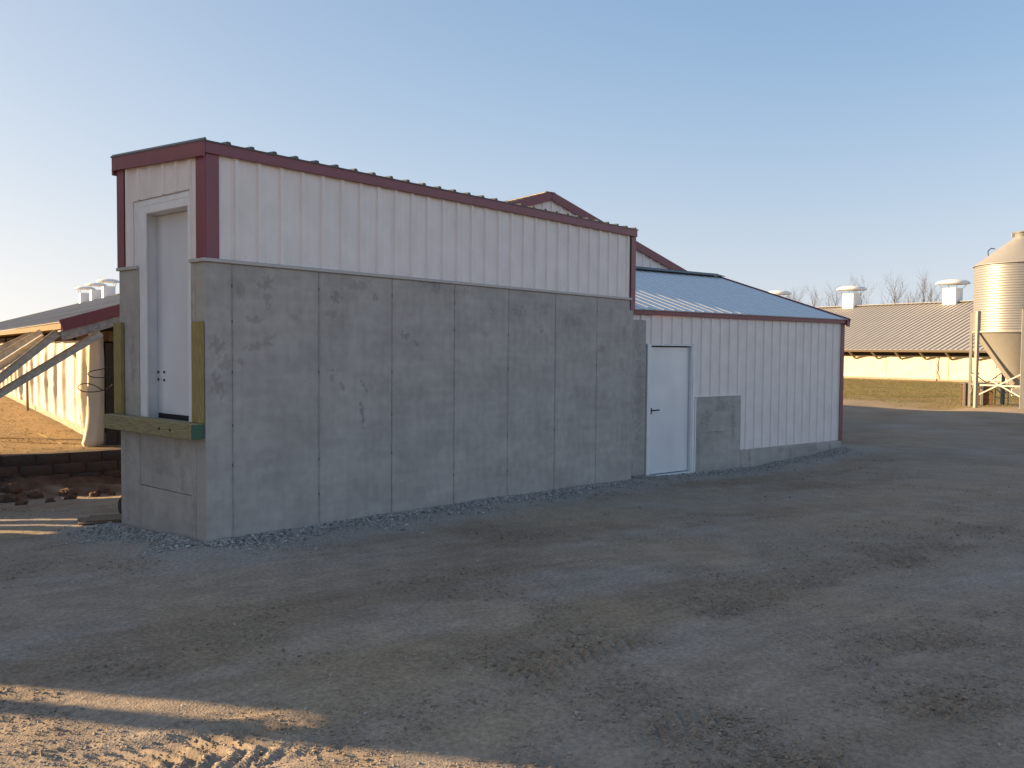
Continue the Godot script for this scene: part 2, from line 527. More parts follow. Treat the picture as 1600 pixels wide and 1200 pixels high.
func fine_height(x: float, z: float, tr: Vector2) -> float:
	var lx := x * 0.82 + z * 0.57
	var lz := -x * 0.57 + z * 0.82
	var h := 0.010 * n_big.get_noise_2d(lx * 0.45, lz * 1.5)
	if z > 24: return h
	var rough: float = 0.30 + 1.1 * smoothstep(-0.05, 0.45, n_patch.get_noise_2d(x * 1.6 - 20, z * 1.6))
	h += 0.003 * n_mid.get_noise_2d(x, z) + rough * 0.0065 * n_fine.get_noise_2d(x, z)
	var d := absf(tr.x)
	if d < 0.34:
		var m := smoothstep(0.25, 0.14, d)
		var patchy: float = clamp(0.40 + 1.9 * n_patch.get_noise_2d(x * 2.2 + 50, z * 2.2), 0.0, 1.0)
		var lug := sin((tr.y + d * 0.8) * TAU / 0.092 + 3.0 * n_mid.get_noise_2d(x * 0.6, z * 0.6))
		h += m * patchy * (0.016 * lug + 0.011 * n_fine.get_noise_2d(x * 1.7, z * 1.7) - 0.006) + 0.016 * patchy * smoothstep(0.09, 0.0, absf(d - 0.27))
	return h

func ground_color(x: float, z: float, tr: Vector2) -> Color:
	var u := Vector2(x, z).dot(BU)
	var v := Vector2(x, z).dot(BV)
	var lx := x * 0.82 + z * 0.57
	var lz := -x * 0.57 + z * 0.82
	var c := Color(0.465, 0.387, 0.308)
	var p := n_patch.get_noise_2d(lx * 0.45, lz * 1.5)
	c = c.lerp(Color(0.395, 0.31, 0.232), smoothstep(-0.05, 0.45, p))
	c = c.lerp(Color(0.50, 0.447, 0.395), smoothstep(0.0, 0.5, n_lane.get_noise_2d(lx * 0.3 + 30, lz * 1.1)) * 0.6)
	# sandy spots
	c = c.lerp(Color(0.53, 0.41, 0.275), 0.5 * smoothstep(0.10, 0.42, n_patch.get_noise_2d(x * 0.7 + 11, z * 0.7 + 40)))
	c = c * (1.0 + 0.16 * n_mid.get_noise_2d(x * 0.7, z * 0.7) + 0.14 * n_mid.get_noise_2d(lx * 0.35, lz * 2.2))
	# loosened darker earth in and beside the wheel tracks
	var loose := smoothstep(0.05, 0.40, n_patch.get_noise_2d(x * 1.6 - 20, z * 1.6))
	var near_track := smoothstep(0.55, 0.12, absf(tr.x))
	c = c.lerp(Color(0.36, 0.285, 0.21) * (1.0 + 0.4 * n_fine.get_noise_2d(x * 0.8, z * 0.8)), clamp(0.30 * loose + 0.40 * near_track * clamp(0.4 + 1.6 * n_patch.get_noise_2d(x * 2.2 + 50, z * 2.2), 0.0, 1.0), 0.0, 0.7))
	if z < 18 and x > -6:
		var wd := wall_dist(x, z) + 0.30 * n_lane.get_noise_2d(x * 2.0, z * 2.0)
		c = c.lerp(Color(0.51, 0.467, 0.425), smoothstep(0.95, 0.35, wd) * 0.85)
	if on_terrace(x, z) > 0.5:
		c = Color(0.42, 0.30, 0.165) * (1.0 + 0.35 * n_lane.get_noise_2d(x * 2.5, z * 2.5))
	elif u < 3.4 and v > 11.0 and v < 13.2:
		c = c.lerp(Color(0.20, 0.115, 0.075) * (1.0 + 0.6 * n_mid.get_noise_2d(x, z)), smoothstep(11.7, 12.5, v + 0.9 * n_lane.get_noise_2d(x * 1.5, z * 1.5)))
	var g := u + 2.6 * n_patch.get_noise_2d(x * 0.5, z * 0.5)
	if u > 20:
		var gc := Color(0.235, 0.205, 0.085).lerp(Color(0.36, 0.285, 0.145), clamp(0.5 + 1.3 * n_lane.get_noise_2d(x * 0.6, z * 0.6), 0.0, 1.0))
		gc = gc.lerp(Color(0.42, 0.31, 0.18), smoothstep(42.5, 44.5, g))
		c = c.lerp(gc, smoothstep(23.8, 27.4, g))
	if u < -4 and v > 10: c = Color(0.40, 0.30, 0.16)
	return c

func lines(lo: float, hi: float, a: float, b: float, step: float, grow: float) -> PackedFloat32Array:
	var mid := []
	var x := a
	while x <= b + 1e-6:
		mid.append(x)
		x += step
	var up := []
	var s := step
	x = mid[-1]
	while x < hi:
		s *= grow
		x += s
		up.append(x)
	var dn := []
	s = step
	x = a
	while x > lo:
		s *= grow
		x -= s
		dn.append(x)
	dn.reverse()
	return PackedFloat32Array(dn + mid + up)

func make_ground() -> void:
	make_coarse()
	var xs := lines(-900, 900, -4.2, 4.2, 0.026, 1.05)
	var zs := lines(-200, 1400, 2.6, 6.0, 0.020, 1.02)
	var nx := xs.size()
	var nz := zs.size()
	var vs := PackedVector3Array()
	var cs := PackedColorArray()
	vs.resize(nx * nz)
	cs.resize(nx * nz)
	for j in nz:
		for i in nx:
			var x := xs[i]
			var z := zs[j]
			var k := j * nx + i
			if absf(x) > 60 or z > 120 or z < 0:
				vs[k] = Vector3(x, 0.15 if z > 20 else 0.0, -z)
				cs[k] = Color(0.34, 0.29, 0.18) if z > 20 else Color(0.49, 0.40, 0.30)
				continue
			var tr := track(x, z)
			vs[k] = Vector3(x, ground_height(x, z) + fine_height(x, z, tr), -z)
			cs[k] = ground_color(x, z, tr)
	var ns := PackedVector3Array()
	ns.resize(nx * nz)
	var idx := PackedInt32Array()
	idx.resize((nx - 1) * (nz - 1) * 6)
	var q := 0
	for j in nz:
		for i in nx:
			var k := j * nx + i
			var dx := vs[k + 1 if i < nx - 1 else k] - vs[k - 1 if i > 0 else k]
			var dz := vs[k + nx if j < nz - 1 else k] - vs[k - nx if j > 0 else k]
			ns[k] = dx.cross(dz).normalized()
			if i < nx - 1 and j < nz - 1:
				idx[q] = k; idx[q + 1] = k + nx; idx[q + 2] = k + 1
				idx[q + 3] = k + 1; idx[q + 4] = k + nx; idx[q + 5] = k + nx + 1
				q += 6
	var arr := []
	arr.resize(Mesh.ARRAY_MAX)
	arr[Mesh.ARRAY_VERTEX] = vs
	arr[Mesh.ARRAY_NORMAL] = ns
	arr[Mesh.ARRAY_COLOR] = cs
	arr[Mesh.ARRAY_INDEX] = idx
	var m := ArrayMesh.new()
	m.add_surface_from_arrays(Mesh.PRIMITIVE_TRIANGLES, arr)
	var o := inst(self, "ground", m, M.ground)
	o.set_meta("kind", "structure")
	o.set_meta("label", "grey and brown gravel yard with wheel tracks")
	print("ground ", nx, " x ", nz)

# ---------- corrugated sheets ----------
# rib profile between x0 and x1: points (along, height)
func profile(x0: float, x1: float, phase: float, rib: float, minor: bool, pitch := RIB) -> Array:
	var out := [Vector2(x0, 0)]
	var k := int(floor((x0 - phase) / pitch)) - 1
	while phase + k * pitch < x1 + pitch:
		var c := phase + k * pitch
		for q in [[-0.026, 0.0], [-0.014, rib], [0.014, rib], [0.026, 0.0]]:
			if c + q[0] > x0 + 0.001 and c + q[0] < x1 - 0.001: out.append(Vector2(c + q[0], q[1]))
		if minor:
			for off in [pitch / 3.0, pitch * 2.0 / 3.0]:
				for q in [[-0.012, 0.0], [-0.005, 0.002], [0.005, 0.002], [0.012, 0.0]]:
					if c + off + q[0] > x0 + 0.001 and c + off + q[0] < x1 - 0.001: out.append(Vector2(c + off + q[0], q[1]))
		k += 1
	out.append(Vector2(x1, 0))
	return out

# a sheet standing in the x-y plane with its ribs towards +z
func sheet(b: MB, prof: Array, y0: float, top: Callable, back := 0.012) -> void:
	for i in prof.size() - 1:
		var p: Vector2 = prof[i]
		var q: Vector2 = prof[i + 1]
		var tp: float = top.call(p.x)
		var tq: float = top.call(q.x)
		var a := Vector3(p.x, y0, p.y)
		var c := Vector3(q.x, y0, q.y)
		var d := Vector3(q.x, tq, q.y)
		var e := Vector3(p.x, tp, p.y)
		b.quad(a, c, d, e, Vector3(0, 0, 1))
		b.quad(Vector3(p.x, y0, -back), Vector3(q.x, y0, -back), Vector3(q.x, tq, -back), Vector3(p.x, tp, -back), Vector3(0, 0, -1))
		b.quad(a, c, Vector3(q.x, y0, -back), Vector3(p.x, y0, -back), Vector3.DOWN)
		b.quad(e, d, Vector3(q.x, tq, -back), Vector3(p.x, tp, -back), Vector3.UP)
	for e in [prof[0], prof[-1]]:
		var t: float = top.call(e.x)
		b.quad(Vector3(e.x, y0, e.y), Vector3(e.x, y0, -back), Vector3(e.x, t, -back), Vector3(e.x, t, e.y), Vector3(-1 if e == prof[0] else 1, 0, 0))

# sheets side by side from x0 to x1, cut at multiples of SHEET from cut0
func siding(parent: Node, x0: float, x1: float, phase: float, y0: float, top: Callable, xf: Transform3D, m: Material, rib := 0.021, minor := true, called := "siding_sheet") -> void:
	var a := x0
	var cut := phase - 0.045
	while cut <= x0 + 0.05: cut += SHEET
	while a < x1 - 0.001:
		var e: float = min(cut, x1)
		if x1 - e < 0.1: e = x1
		var b := MB.new()
		b.xf = xf
		sheet(b, profile(a, e - (0.0015 if e < x1 else 0.0), phase, rib, minor), y0, top)
		part(parent, called, b, m)
		a = e
		cut += SHEET

func flat(y: float) -> Callable:
	return func(_x): return y

# roof sheets; origin at the eave's start, x along the eave, y up the slope, z away from the roof
func roofing(parent: Node, xf: Transform3D, x0: float, x1: float, run: float, m: Material, rib := 0.022, phase := 0.1) -> void:
	siding(parent, x0, x1, phase, 0.0, flat(run), xf, m, rib, false, "roof_sheet")

func slope_frame(origin: Vector3, along: Vector3, up_slope: Vector3) -> Transform3D:
	var x := along.normalized()
	var y := up_slope.normalized()
	return Transform3D(Basis(x, y, x.cross(y)), origin)

# ---------- loading chute ----------
const CHUTE_L := 6.64
const CHUTE_W := 1.556
func make_chute() -> void:
	var t := thing("loading_chute", "grey concrete loading chute with white ribbed siding and dark red trim on top", "building", at(-2.5868, 7.2503), deg_to_rad(49.5))
	# long wall: one cast panel for each form, seams open a few millimetres
	var core := MB.new()
	core.box(Vector3(0.012, -0.5, -0.19), Vector3(CHUTE_L - 0.01, 2.375, -0.006))
	part(t, "wall_core", core, M.concrete_plain)
	var cuts := [0.0, 0.2524]
	for k in range(1, 7): cuts.append(0.2524 + k * SHEET)
	cuts.append(CHUTE_L)
	for i in cuts.size() - 1:
		var b := MB.new()
		b.uvm = 1
		b.uvo = Vector2(0, -0.45)
		b.uvs = Vector2(1 / 6.7, 1 / 2.9)
		var deep := rng.randf_range(-0.002, 0.002)
		b.cbox(Vector3(cuts[i] + (0.002 if i > 0 else 0.0), -0.5, -0.16), Vector3(cuts[i + 1] - 0.002, 2.385, deep), 0.004)
		part(t, "concrete_panel", b, M.concrete_wall)
	# form-tie stubs in the seams
	for i in range(1, 8):
		for y in [0.25, 0.62, 1.02, 1.43, 1.86, 2.2]:
			if rng.randf() < 0.45: continue
			var b := MB.new()
			var yy: float = y + rng.randf_range(-.04, .04)
			b.cbox(Vector3(cuts[i] - 0.005, yy - 0.013, -0.01), Vector3(cuts[i] + 0.005, yy + 0.016, 0.003), 0.002)
			part(t, "form_tie", b, M.concrete_dark)
	# end wall, seen nearly edge on: two piers and the filled-in doorway
	var ends := [[0.165, 0.237, -0.5, 2.385], [1.176, CHUTE_W, -0.5, 2.385], [0.240, 1.173, -0.5, 0.372], [0.240, 1.173, 0.377, 0.985]]
	for e in ends:
		var b := MB.new()
		b.uvm = 2
		b.uvo = Vector2(-1.6, -0.45)
		b.uvs = Vector2(1 / 1.6, 1 / 2.9)
		b.cbox(Vector3(0.0 if e[2] < 0.3 else 0.004, e[2], -e[1]), Vector3(0.165, e[3], -e[0]), 0.004)
		part(t, "concrete_panel", b, M.concrete_end)
	var far := MB.new()
	far.box(Vector3(0.165, -0.5, -CHUTE_W), Vector3(CHUTE_L, 2.385, -CHUTE_W + 0.16))
	far.box(Vector3(CHUTE_L - 0.16, -0.5, -CHUTE_W + 0.16), Vector3(CHUTE_L, 2.0, -0.2))
	part(t, "concrete_rear_wall", far, M.concrete_plain)
	# ledge flashing on top of the concrete
	var fl := MB.new()
	fl.cbox(Vector3(-0.022, 2.386, -0.05), Vector3(6.58, 2.418, 0.022), 0.004)
	fl.cbox(Vector3(-0.022, 2.386, -0.235), Vector3(0.05, 2.417, -0.0505), 0.004)
	part(t, "ledge_flashing", fl, M.flashing)
	var fl2 := MB.new()
	fl2.cbox(Vector3(-0.022, 2.386, -CHUTE_W - 0.02), Vector3(0.05, 2.417, -1.177), 0.004)
	part(t, "ledge_flashing", fl2, M.flashing)
	# siding: long side, then the end round the doorway
	siding(t, 0.1285, 6.546, 0.30, 2.419, flat(3.30), Transform3D(Basis.IDENTITY, Vector3(0, 0, -0.012)), M.siding)
	var endx := Transform3D(Basis(Vector3(0, 0, 1), Vector3.UP, Vector3(-1, 0, 0)), Vector3(0.012, 0, 0))
	var etop := func(x): return 3.33 - 0.052 * x
	siding(t, -CHUTE_W + 0.126, -1.30, -CHUTE_W + 0.17, 2.418, etop, endx, M.siding)
	siding(t, -1.30, -0.232, -CHUTE_W + 0.17, 3.02, etop, endx, M.siding)
	siding(t, -0.232, -0.126, -CHUTE_W + 0.17, 2.418, etop, endx, M.siding)
	var rear := MB.new()
	rear.box(Vector3(0.05, 2.386, -CHUTE_W + 0.01), Vector3(CHUTE_L - 0.02, 3.43, -CHUTE_W + 0.06))
	rear.box(Vector3(CHUTE_L - 0.06, 2.386, -CHUTE_W + 0.06), Vector3(CHUTE_L - 0.02, 3.36, -0.03))
	rear.box(Vector3(0.10, 2.386, -0.08), Vector3(CHUTE_L - 0.06, 3.34, -0.03))
	part(t, "inner_framing", rear, M.wood_brown)
	# screws along the foot of the siding
	var sc := MB.new()
	for k in 28:
		var sx := 0.385 + k * RIB + rng.randf_range(-0.02, 0.02)
		var sy := 2.452 + rng.randf_range(-0.012, 0.012)
		sc.cbox(Vector3(sx, sy, -0.012), Vector3(sx + 0.007, sy + 0.007, -0.006), 0.002)
	part(t, "screw_heads", sc, M.flashing).set_meta("kind", "stuff")
	# red trim
	var c1 := MB.new()
	c1.cbox(Vector3(-0.012, 2.419, -0.125), Vector3(0.0, 3.30, 0.012), 0.003)
	c1.cbox(Vector3(0.0005, 2.419, 0.0), Vector3(0.128, 3.30, 0.0125), 0.003)
	part(t, "corner_trim", c1, M.red)
	var c2 := MB.new()
	c2.cbox(Vector3(6.545, 2.25, 0.002), Vector3(6.66, 3.395, 0.018), 0.003)
	c2.cbox(Vector3(6.645, 2.25, -0.12), Vector3(6.661, 3.394, 0.0015), 0.003)
	part(t, "corner_trim", c2, M.red)
	var c3 := MB.new()
	c3.cbox(Vector3(-0.012, 2.419, -CHUTE_W - 0.012), Vector3(0.0, 3.34, -CHUTE_W + 0.125), 0.003)
	c3.cbox(Vector3(0.0005, 2.419, -CHUTE_W - 0.012), Vector3(0.12, 3.34, -CHUTE_W), 0.003)
	part(t, "corner_trim", c3, M.red)
	for k in 3:
		boxed(t, "eave_fascia", Vector3([-0.0115, 2.441, 4.88][k], 3.287 - 0.001 * k, 0.019), Vector3([2.46, 4.90, 6.66][k], 3.384, 0.036 + 0.0012 * k), M.red)
	# sloping fascia over the end wall
	var ef := MB.new()
	ef.bar(Vector3(-0.022, 3.322, 0.036), Vector3(-0.022, 3.405, -CHUTE_W - 0.045), 0.02, 0.135, Vector3.UP, 0.003)
	ef.bar(Vector3(-0.026, 3.262, 0.03), Vector3(-0.026, 3.345, -CHUTE_W - 0.05), 0.03, 0.012, Vector3.UP, 0.002)
	part(t, "rake_fascia", ef, M.red)
	boxed(t, "rake_end_cap", Vector3(-0.03, 3.30, -CHUTE_W - 0.075), Vector3(0.1, 3.485, -CHUTE_W - 0.0455), M.red, 0.006)
	roofing(t, slope_frame(Vector3(0, 3.390, 0.045), Vector3(1, 0, 0), Vector3(0, 0.052, -1)), -0.035, 6.68, CHUTE_W + 0.13, M.roof_dark, 0.021, 0.20)
	# loading door set back in the end wall
	var f := MB.new()
	f.cbox(Vector3(0.03, 0.995, -1.174), Vector3(0.17, 2.955, -1.115), 0.004)      # left jamb
	f.cbox(Vector3(0.03, 0.995, -0.300), Vector3(0.17, 2.955, -0.240), 0.004)      # right jamb
	f.cbox(Vector3(0.0302, 2.885, -1.114), Vector3(0.17, 2.955, -0.301), 0.004)   # head
	var fr := part(t, "door_frame", f, M.trim_white)
	var cas := MB.new()
	cas.cbox(Vector3(0.010, 2.956, -1.176), Vector3(0.03, 3.005, -0.240), 0.003)
	cas.cbox(Vector3(0.010, 0.995, -1.1745), Vector3(0.029, 2.955, -1.05), 0.003)
	cas.cbox(Vector3(0.010, 0.995, -0.300), Vector3(0.029, 2.955, -0.238), 0.003)
	cas.cbox(Vector3(0.011, 2.885, -1.049), Vector3(0.029, 2.9555, -0.301), 0.003)
	part(fr, "casing", cas, M.trim_white)
	boxed(t, "filler_panel", Vector3(0.0265, 2.42, -1.34), Vector3(0.055, 3.05, -1.179), M.trim_white, 0.001)
	boxed(t, "head_panel", Vector3(0.0305, 2.957, -1.178), Vector3(0.055, 3.05, -0.20), M.trim_white, 0.001)
	var door := boxed(t, "loading_door", Vector3(0.150, 1.045, -1.112), Vector3(0.19, 2.882, -0.303), M.door, 0.004)
	for q in [[0.985, 1.432], [0.985, 1.357], [1.095, 1.43], [1.095, 1.36]]:
		var b := MB.new()
		b.tube(Vector3(0.1495, q[1], -q[0]), Vector3(0.142, q[1], -q[0]), 0.012, 0.012, 10)
		part(door, "bolt", b, M.metal_black)
	boxed(t, "threshold_shade", Vector3(0.152, 1.0, -1.112), Vector3(0.185, 1.044, -0.303), M.dark)  # black strip standing for the shaded gap under the door
	boxed(t, "door_sill", Vector3(0.0, 0.986, -1.172), Vector3(0.19, 0.9995, -0.241), M.concrete_plain)
	# treated timber bumper
	boxed(t, "bumper_post", Vector3(-0.042, 1.022, -1.60), Vector3(-0.003, 1.895, -1.455), M.wood_post, 0.004)
	boxed(t, "bumper_post", Vector3(-0.042, 1.022, -0.155), Vector3(-0.003, 1.885, -0.012), M.wood_post, 0.004)
	var pl := boxed(t, "bumper_plank", Vector3(-0.130, 0.884, -1.625), Vector3(-0.003, 1.020, -0.018), M.wood_plank, 0.006)
	boxed(pl, "plank_end", Vector3(-0.124, 0.89, -0.0178), Vector3(-0.008, 1.014, -0.0155), M.wood_end, 0.001)
	for q in [0.55, 0.36]:
		var b := MB.new()
		b.tube(Vector3(-0.13, 0.95, -q), Vector3(-0.134, 0.95, -q), 0.013, 0.012, 10)
		part(pl, "bolt", b, M.metal_black)
	boxed(t, "edge_strip", Vector3(0.03, 0.33, -CHUTE_W - 0.05), Vector3(0.05, 0.86, -CHUTE_W - 0.002), M.trim_white)

# ---------- utility room ----------
func make_room() -> void:
	var t := thing("utility_room", "low white ribbed metal room with grey roof and white door beside the chute", "building", at(1.8191, 12.779), deg_to_rad(37.091))
	var L := 5.45
	var xf := Transform3D(Basis.IDENTITY, Vector3(0, 0, -0.02))
	# concrete: tall strip by the chute, low panel by the door, footing
	for q in [[-0.6, 0.245, 2.128], [1.372, 2.511, 0.938], [2.515, L + 0.02, 0.028]]:
		var b := MB.new()
		b.uvm = 1
		b.uvo = Vector2(0, -0.6)
		b.uvs = Vector2(1 / 5.6, 1 / 2.9)
		b.cbox(Vector3(q[0], -0.6, -0.2), Vector3(q[1], q[2], 0.0), 0.005)
		part(t, "concrete_panel", b, M.concrete_low)
	boxed(t, "pour_seam", Vector3(1.40, 0.365, -0.002), Vector3(2.25, 0.372, 0.0025), M.concrete_plain, 0.001)
	siding(t, -0.3, 0.245, 0.376, 2.13, flat(2.23), xf, M.siding)
	siding(t, 0.245, 1.357, 0.376, 1.775, flat(2.23), xf, M.siding, 0.019)
	siding(t, 1.357, 2.511, 0.376, 0.94, flat(2.23), xf, M.siding, 0.019)
	siding(t, 2.511, 5.40, 0.376, 0.03, flat(2.23), xf, M.siding, 0.019)
	boxed(t, "edge_trim", Vector3(2.502, 0.03, -0.018), Vector3(2.524, 0.95, 0.004), M.trim_white)
	boxed(t, "edge_trim", Vector3(1.36, 0.94, -0.018), Vector3(2.501, 0.955, 0.003), M.siding)
	boxed(t, "edge_trim", Vector3(0.232, 1.776, -0.018), Vector3(0.25, 2.125, 0.004), M.trim_white)
	var w := MB.new()
	w.box(Vector3(-0.3, -0.5, -0.2), Vector3(0.26, 2.2, -0.034))
	w.box(Vector3(0.26, 1.76, -0.2), Vector3(1.36, 2.2, -0.034))
	w.box(Vector3(1.36, -0.5, -0.2), Vector3(L - 0.03, 2.2, -0.034))
	w.box(Vector3(L - 0.2, -0.5, -4.6), Vector3(L - 0.02, 2.2, -0.2))
	w.box(Vector3(0.2, -0.5, -1.2), Vector3(1.5, 2.2, -1.1))
	part(t, "wall_core", w, M.wood_brown)
	# right side wall
	siding(t, 0.03, 4.6, 0.2, 0.03, func(x): return 2.21 + 0.315 * min(x, 6.2 - x), Transform3D(Basis(Vector3(0, 0, -1), Vector3.UP, Vector3(1, 0, 0)), Vector3(L, 0, 0)), M.siding)
	# door
	var f := MB.new()
	f.cbox(Vector3(0.258, -0.262, -0.13), Vector3(0.338, 1.772, 0.022), 0.004)
	f.cbox(Vector3(1.262, -0.262, -0.13), Vector3(1.285, 1.772, 0.004), 0.004)
	f.cbox(Vector3(1.286, -0.262, -0.13), Vector3(1.340, 1.772, 0.012), 0.004)
	f.cbox(Vector3(1.341, -0.262, -0.13), Vector3(1.370, 0.936, 0.022), 0.004)
	f.cbox(Vector3(0.339, 1.748, -0.13), Vector3(1.261, 1.772, 0.010), 0.004)
	f.cbox(Vector3(0.339, -0.262, -0.13), Vector3(1.261, -0.232, 0.016), 0.004)
	part(t, "door_frame", f, M.trim_white)
	boxed(t, "door_gap_shade", Vector3(0.339, -0.231, -0.12), Vector3(1.261, 1.747, -0.1), M.dark)  # black sheet behind the leaf, stands for the shadow gap around it
	var d := boxed(t, "entry_door", Vector3(0.343, -0.218, -0.095), Vector3(1.254, 1.728, -0.05), M.door, 0.003)
	var h := MB.new()
	h.cbox(Vector3(0.388, 0.70, -0.05), Vector3(0.428, 0.80, -0.040), 0.003)
	h.tube(Vector3(0.408, 0.765, -0.041), Vector3(0.408, 0.765, 0.012), 0.012, 0.010, 10)
	h.bar(Vector3(0.400, 0.765, 0.006), Vector3(0.545, 0.768, 0.006), 0.014, 0.020, Vector3.UP, 0.004)
	part(d, "door_handle", h, M.metal_black)
	# trim and roof
	var ct := MB.new()
	ct.cbox(Vector3(5.385, 0.02, -0.004), Vector3(5.50, 2.23, 0.010), 0.003)
	ct.cbox(Vector3(5.486, 0.02, -0.13), Vector3(5.501, 2.229, -0.0045), 0.003)
	part(t, "corner_trim", ct, M.red)
	boxed(t, "eave_fascia", Vector3(-0.35, 2.208, 0.012), Vector3(5.55, 2.280, 0.030), M.red)
	var ridge_y := 3.29
	var run := 3.13
	var len := sqrt(run * run + pow(ridge_y - 2.288, 2))
	roofing(t, slope_frame(Vector3(0, 2.288, 0.055), Vector3(1, 0, 0), Vector3(0, ridge_y - 2.288, -run)), -0.6, 5.56, len, M.roof_steel, 0.009, 0.12)
	var rb := MB.new()
	rb.bar(Vector3(2.5, ridge_y - 0.03, -3.09), Vector3(2.5, ridge_y - 0.50, -4.6), 6.1, 0.02, Vector3.UP)
	part(t, "rear_roof", rb, M.roof_steel)
	var rc := MB.new()
	rc.bar(Vector3(-0.6, ridge_y + 0.018, -3.0), Vector3(5.60, ridge_y + 0.018, -3.0), 0.24, 0.012, Vector3(0, 1, 0.3), 0.003)
	rc.bar(Vector3(-0.6, ridge_y + 0.018, -3.2), Vector3(5.60, ridge_y + 0.018, -3.2), 0.24, 0.012, Vector3(0, 1, -0.3), 0.003)
	part(t, "ridge_cap", rc, M.roof_dark)
	var rt := MB.new()
	rt.bar(Vector3(5.575, 2.232, 0.06), Vector3(5.575, ridge_y - 0.05, -3.09), 0.022, 0.125, Vector3.UP, 0.003)
	rt.bar(Vector3(5.575, ridge_y - 0.05, -3.092), Vector3(5.575, ridge_y - 0.55, -4.6), 0.022, 0.125, Vector3.UP, 0.003)
	rt.bar(Vector3(5.545, 2.302, 0.06), Vector3(5.545, ridge_y + 0.020, -3.09), 0.07, 0.012, Vector3.UP, 0.003)
	part(t, "rake_trim", rt, M.red)
	boxed(t, "rake_end_cap", Vector3(5.50, 2.155, 0.032), Vector3(5.59, 2.285, 0.058), M.red)

# ---------- vents ----------
func vent_mesh_parts(parent: Node, where: Vector3, box: float, tall: float, cap: float, turn := 0.0) -> void:
	var b := MB.new()
	b.xf = Transform3D(Basis(Vector3.UP, turn), where)
	b.cbox(Vector3(-box / 2, -0.5, -box / 2), Vector3(box / 2, tall, box / 2), 0.02)
	var v := part(parent, "ventilator", b, M.vent_white)
	var c := MB.new()
	c.xf = Transform3D(Basis.IDENTITY, where)
	var y := tall + 0.26
	var pr := [Vector2(0.0, y + 0.02), Vector2(cap / 2 - 0.03, y), Vector2(cap / 2, y + 0.01), Vector2(cap / 2 - 0.01, y + 0.035)]
	for k in 7: pr.append(Vector2(cap / 2 * cos(PI / 2 * (k + 1) / 7.0), y + 0.035 + cap * 0.13 * sin(PI / 2 * (k + 1) / 7.0)))
	c.lathe(pr, 32)
	part(v, "cap", c, M.vent_white)
	var s := MB.new()
	s.xf = Transform3D(Basis(Vector3.UP, turn), where)
	for q in [[-1, -1], [1, -1], [1, 1], [-1, 1]]:
		s.tube(Vector3(q[0] * box * 0.48, tall - 0.02, q[1] * box * 0.48), Vector3(q[0] * cap * 0.30, y + 0.02, q[1] * cap * 0.30), 0.018, 0.018, 5)
	part(v, "cap_struts", s, M.galv_dull)

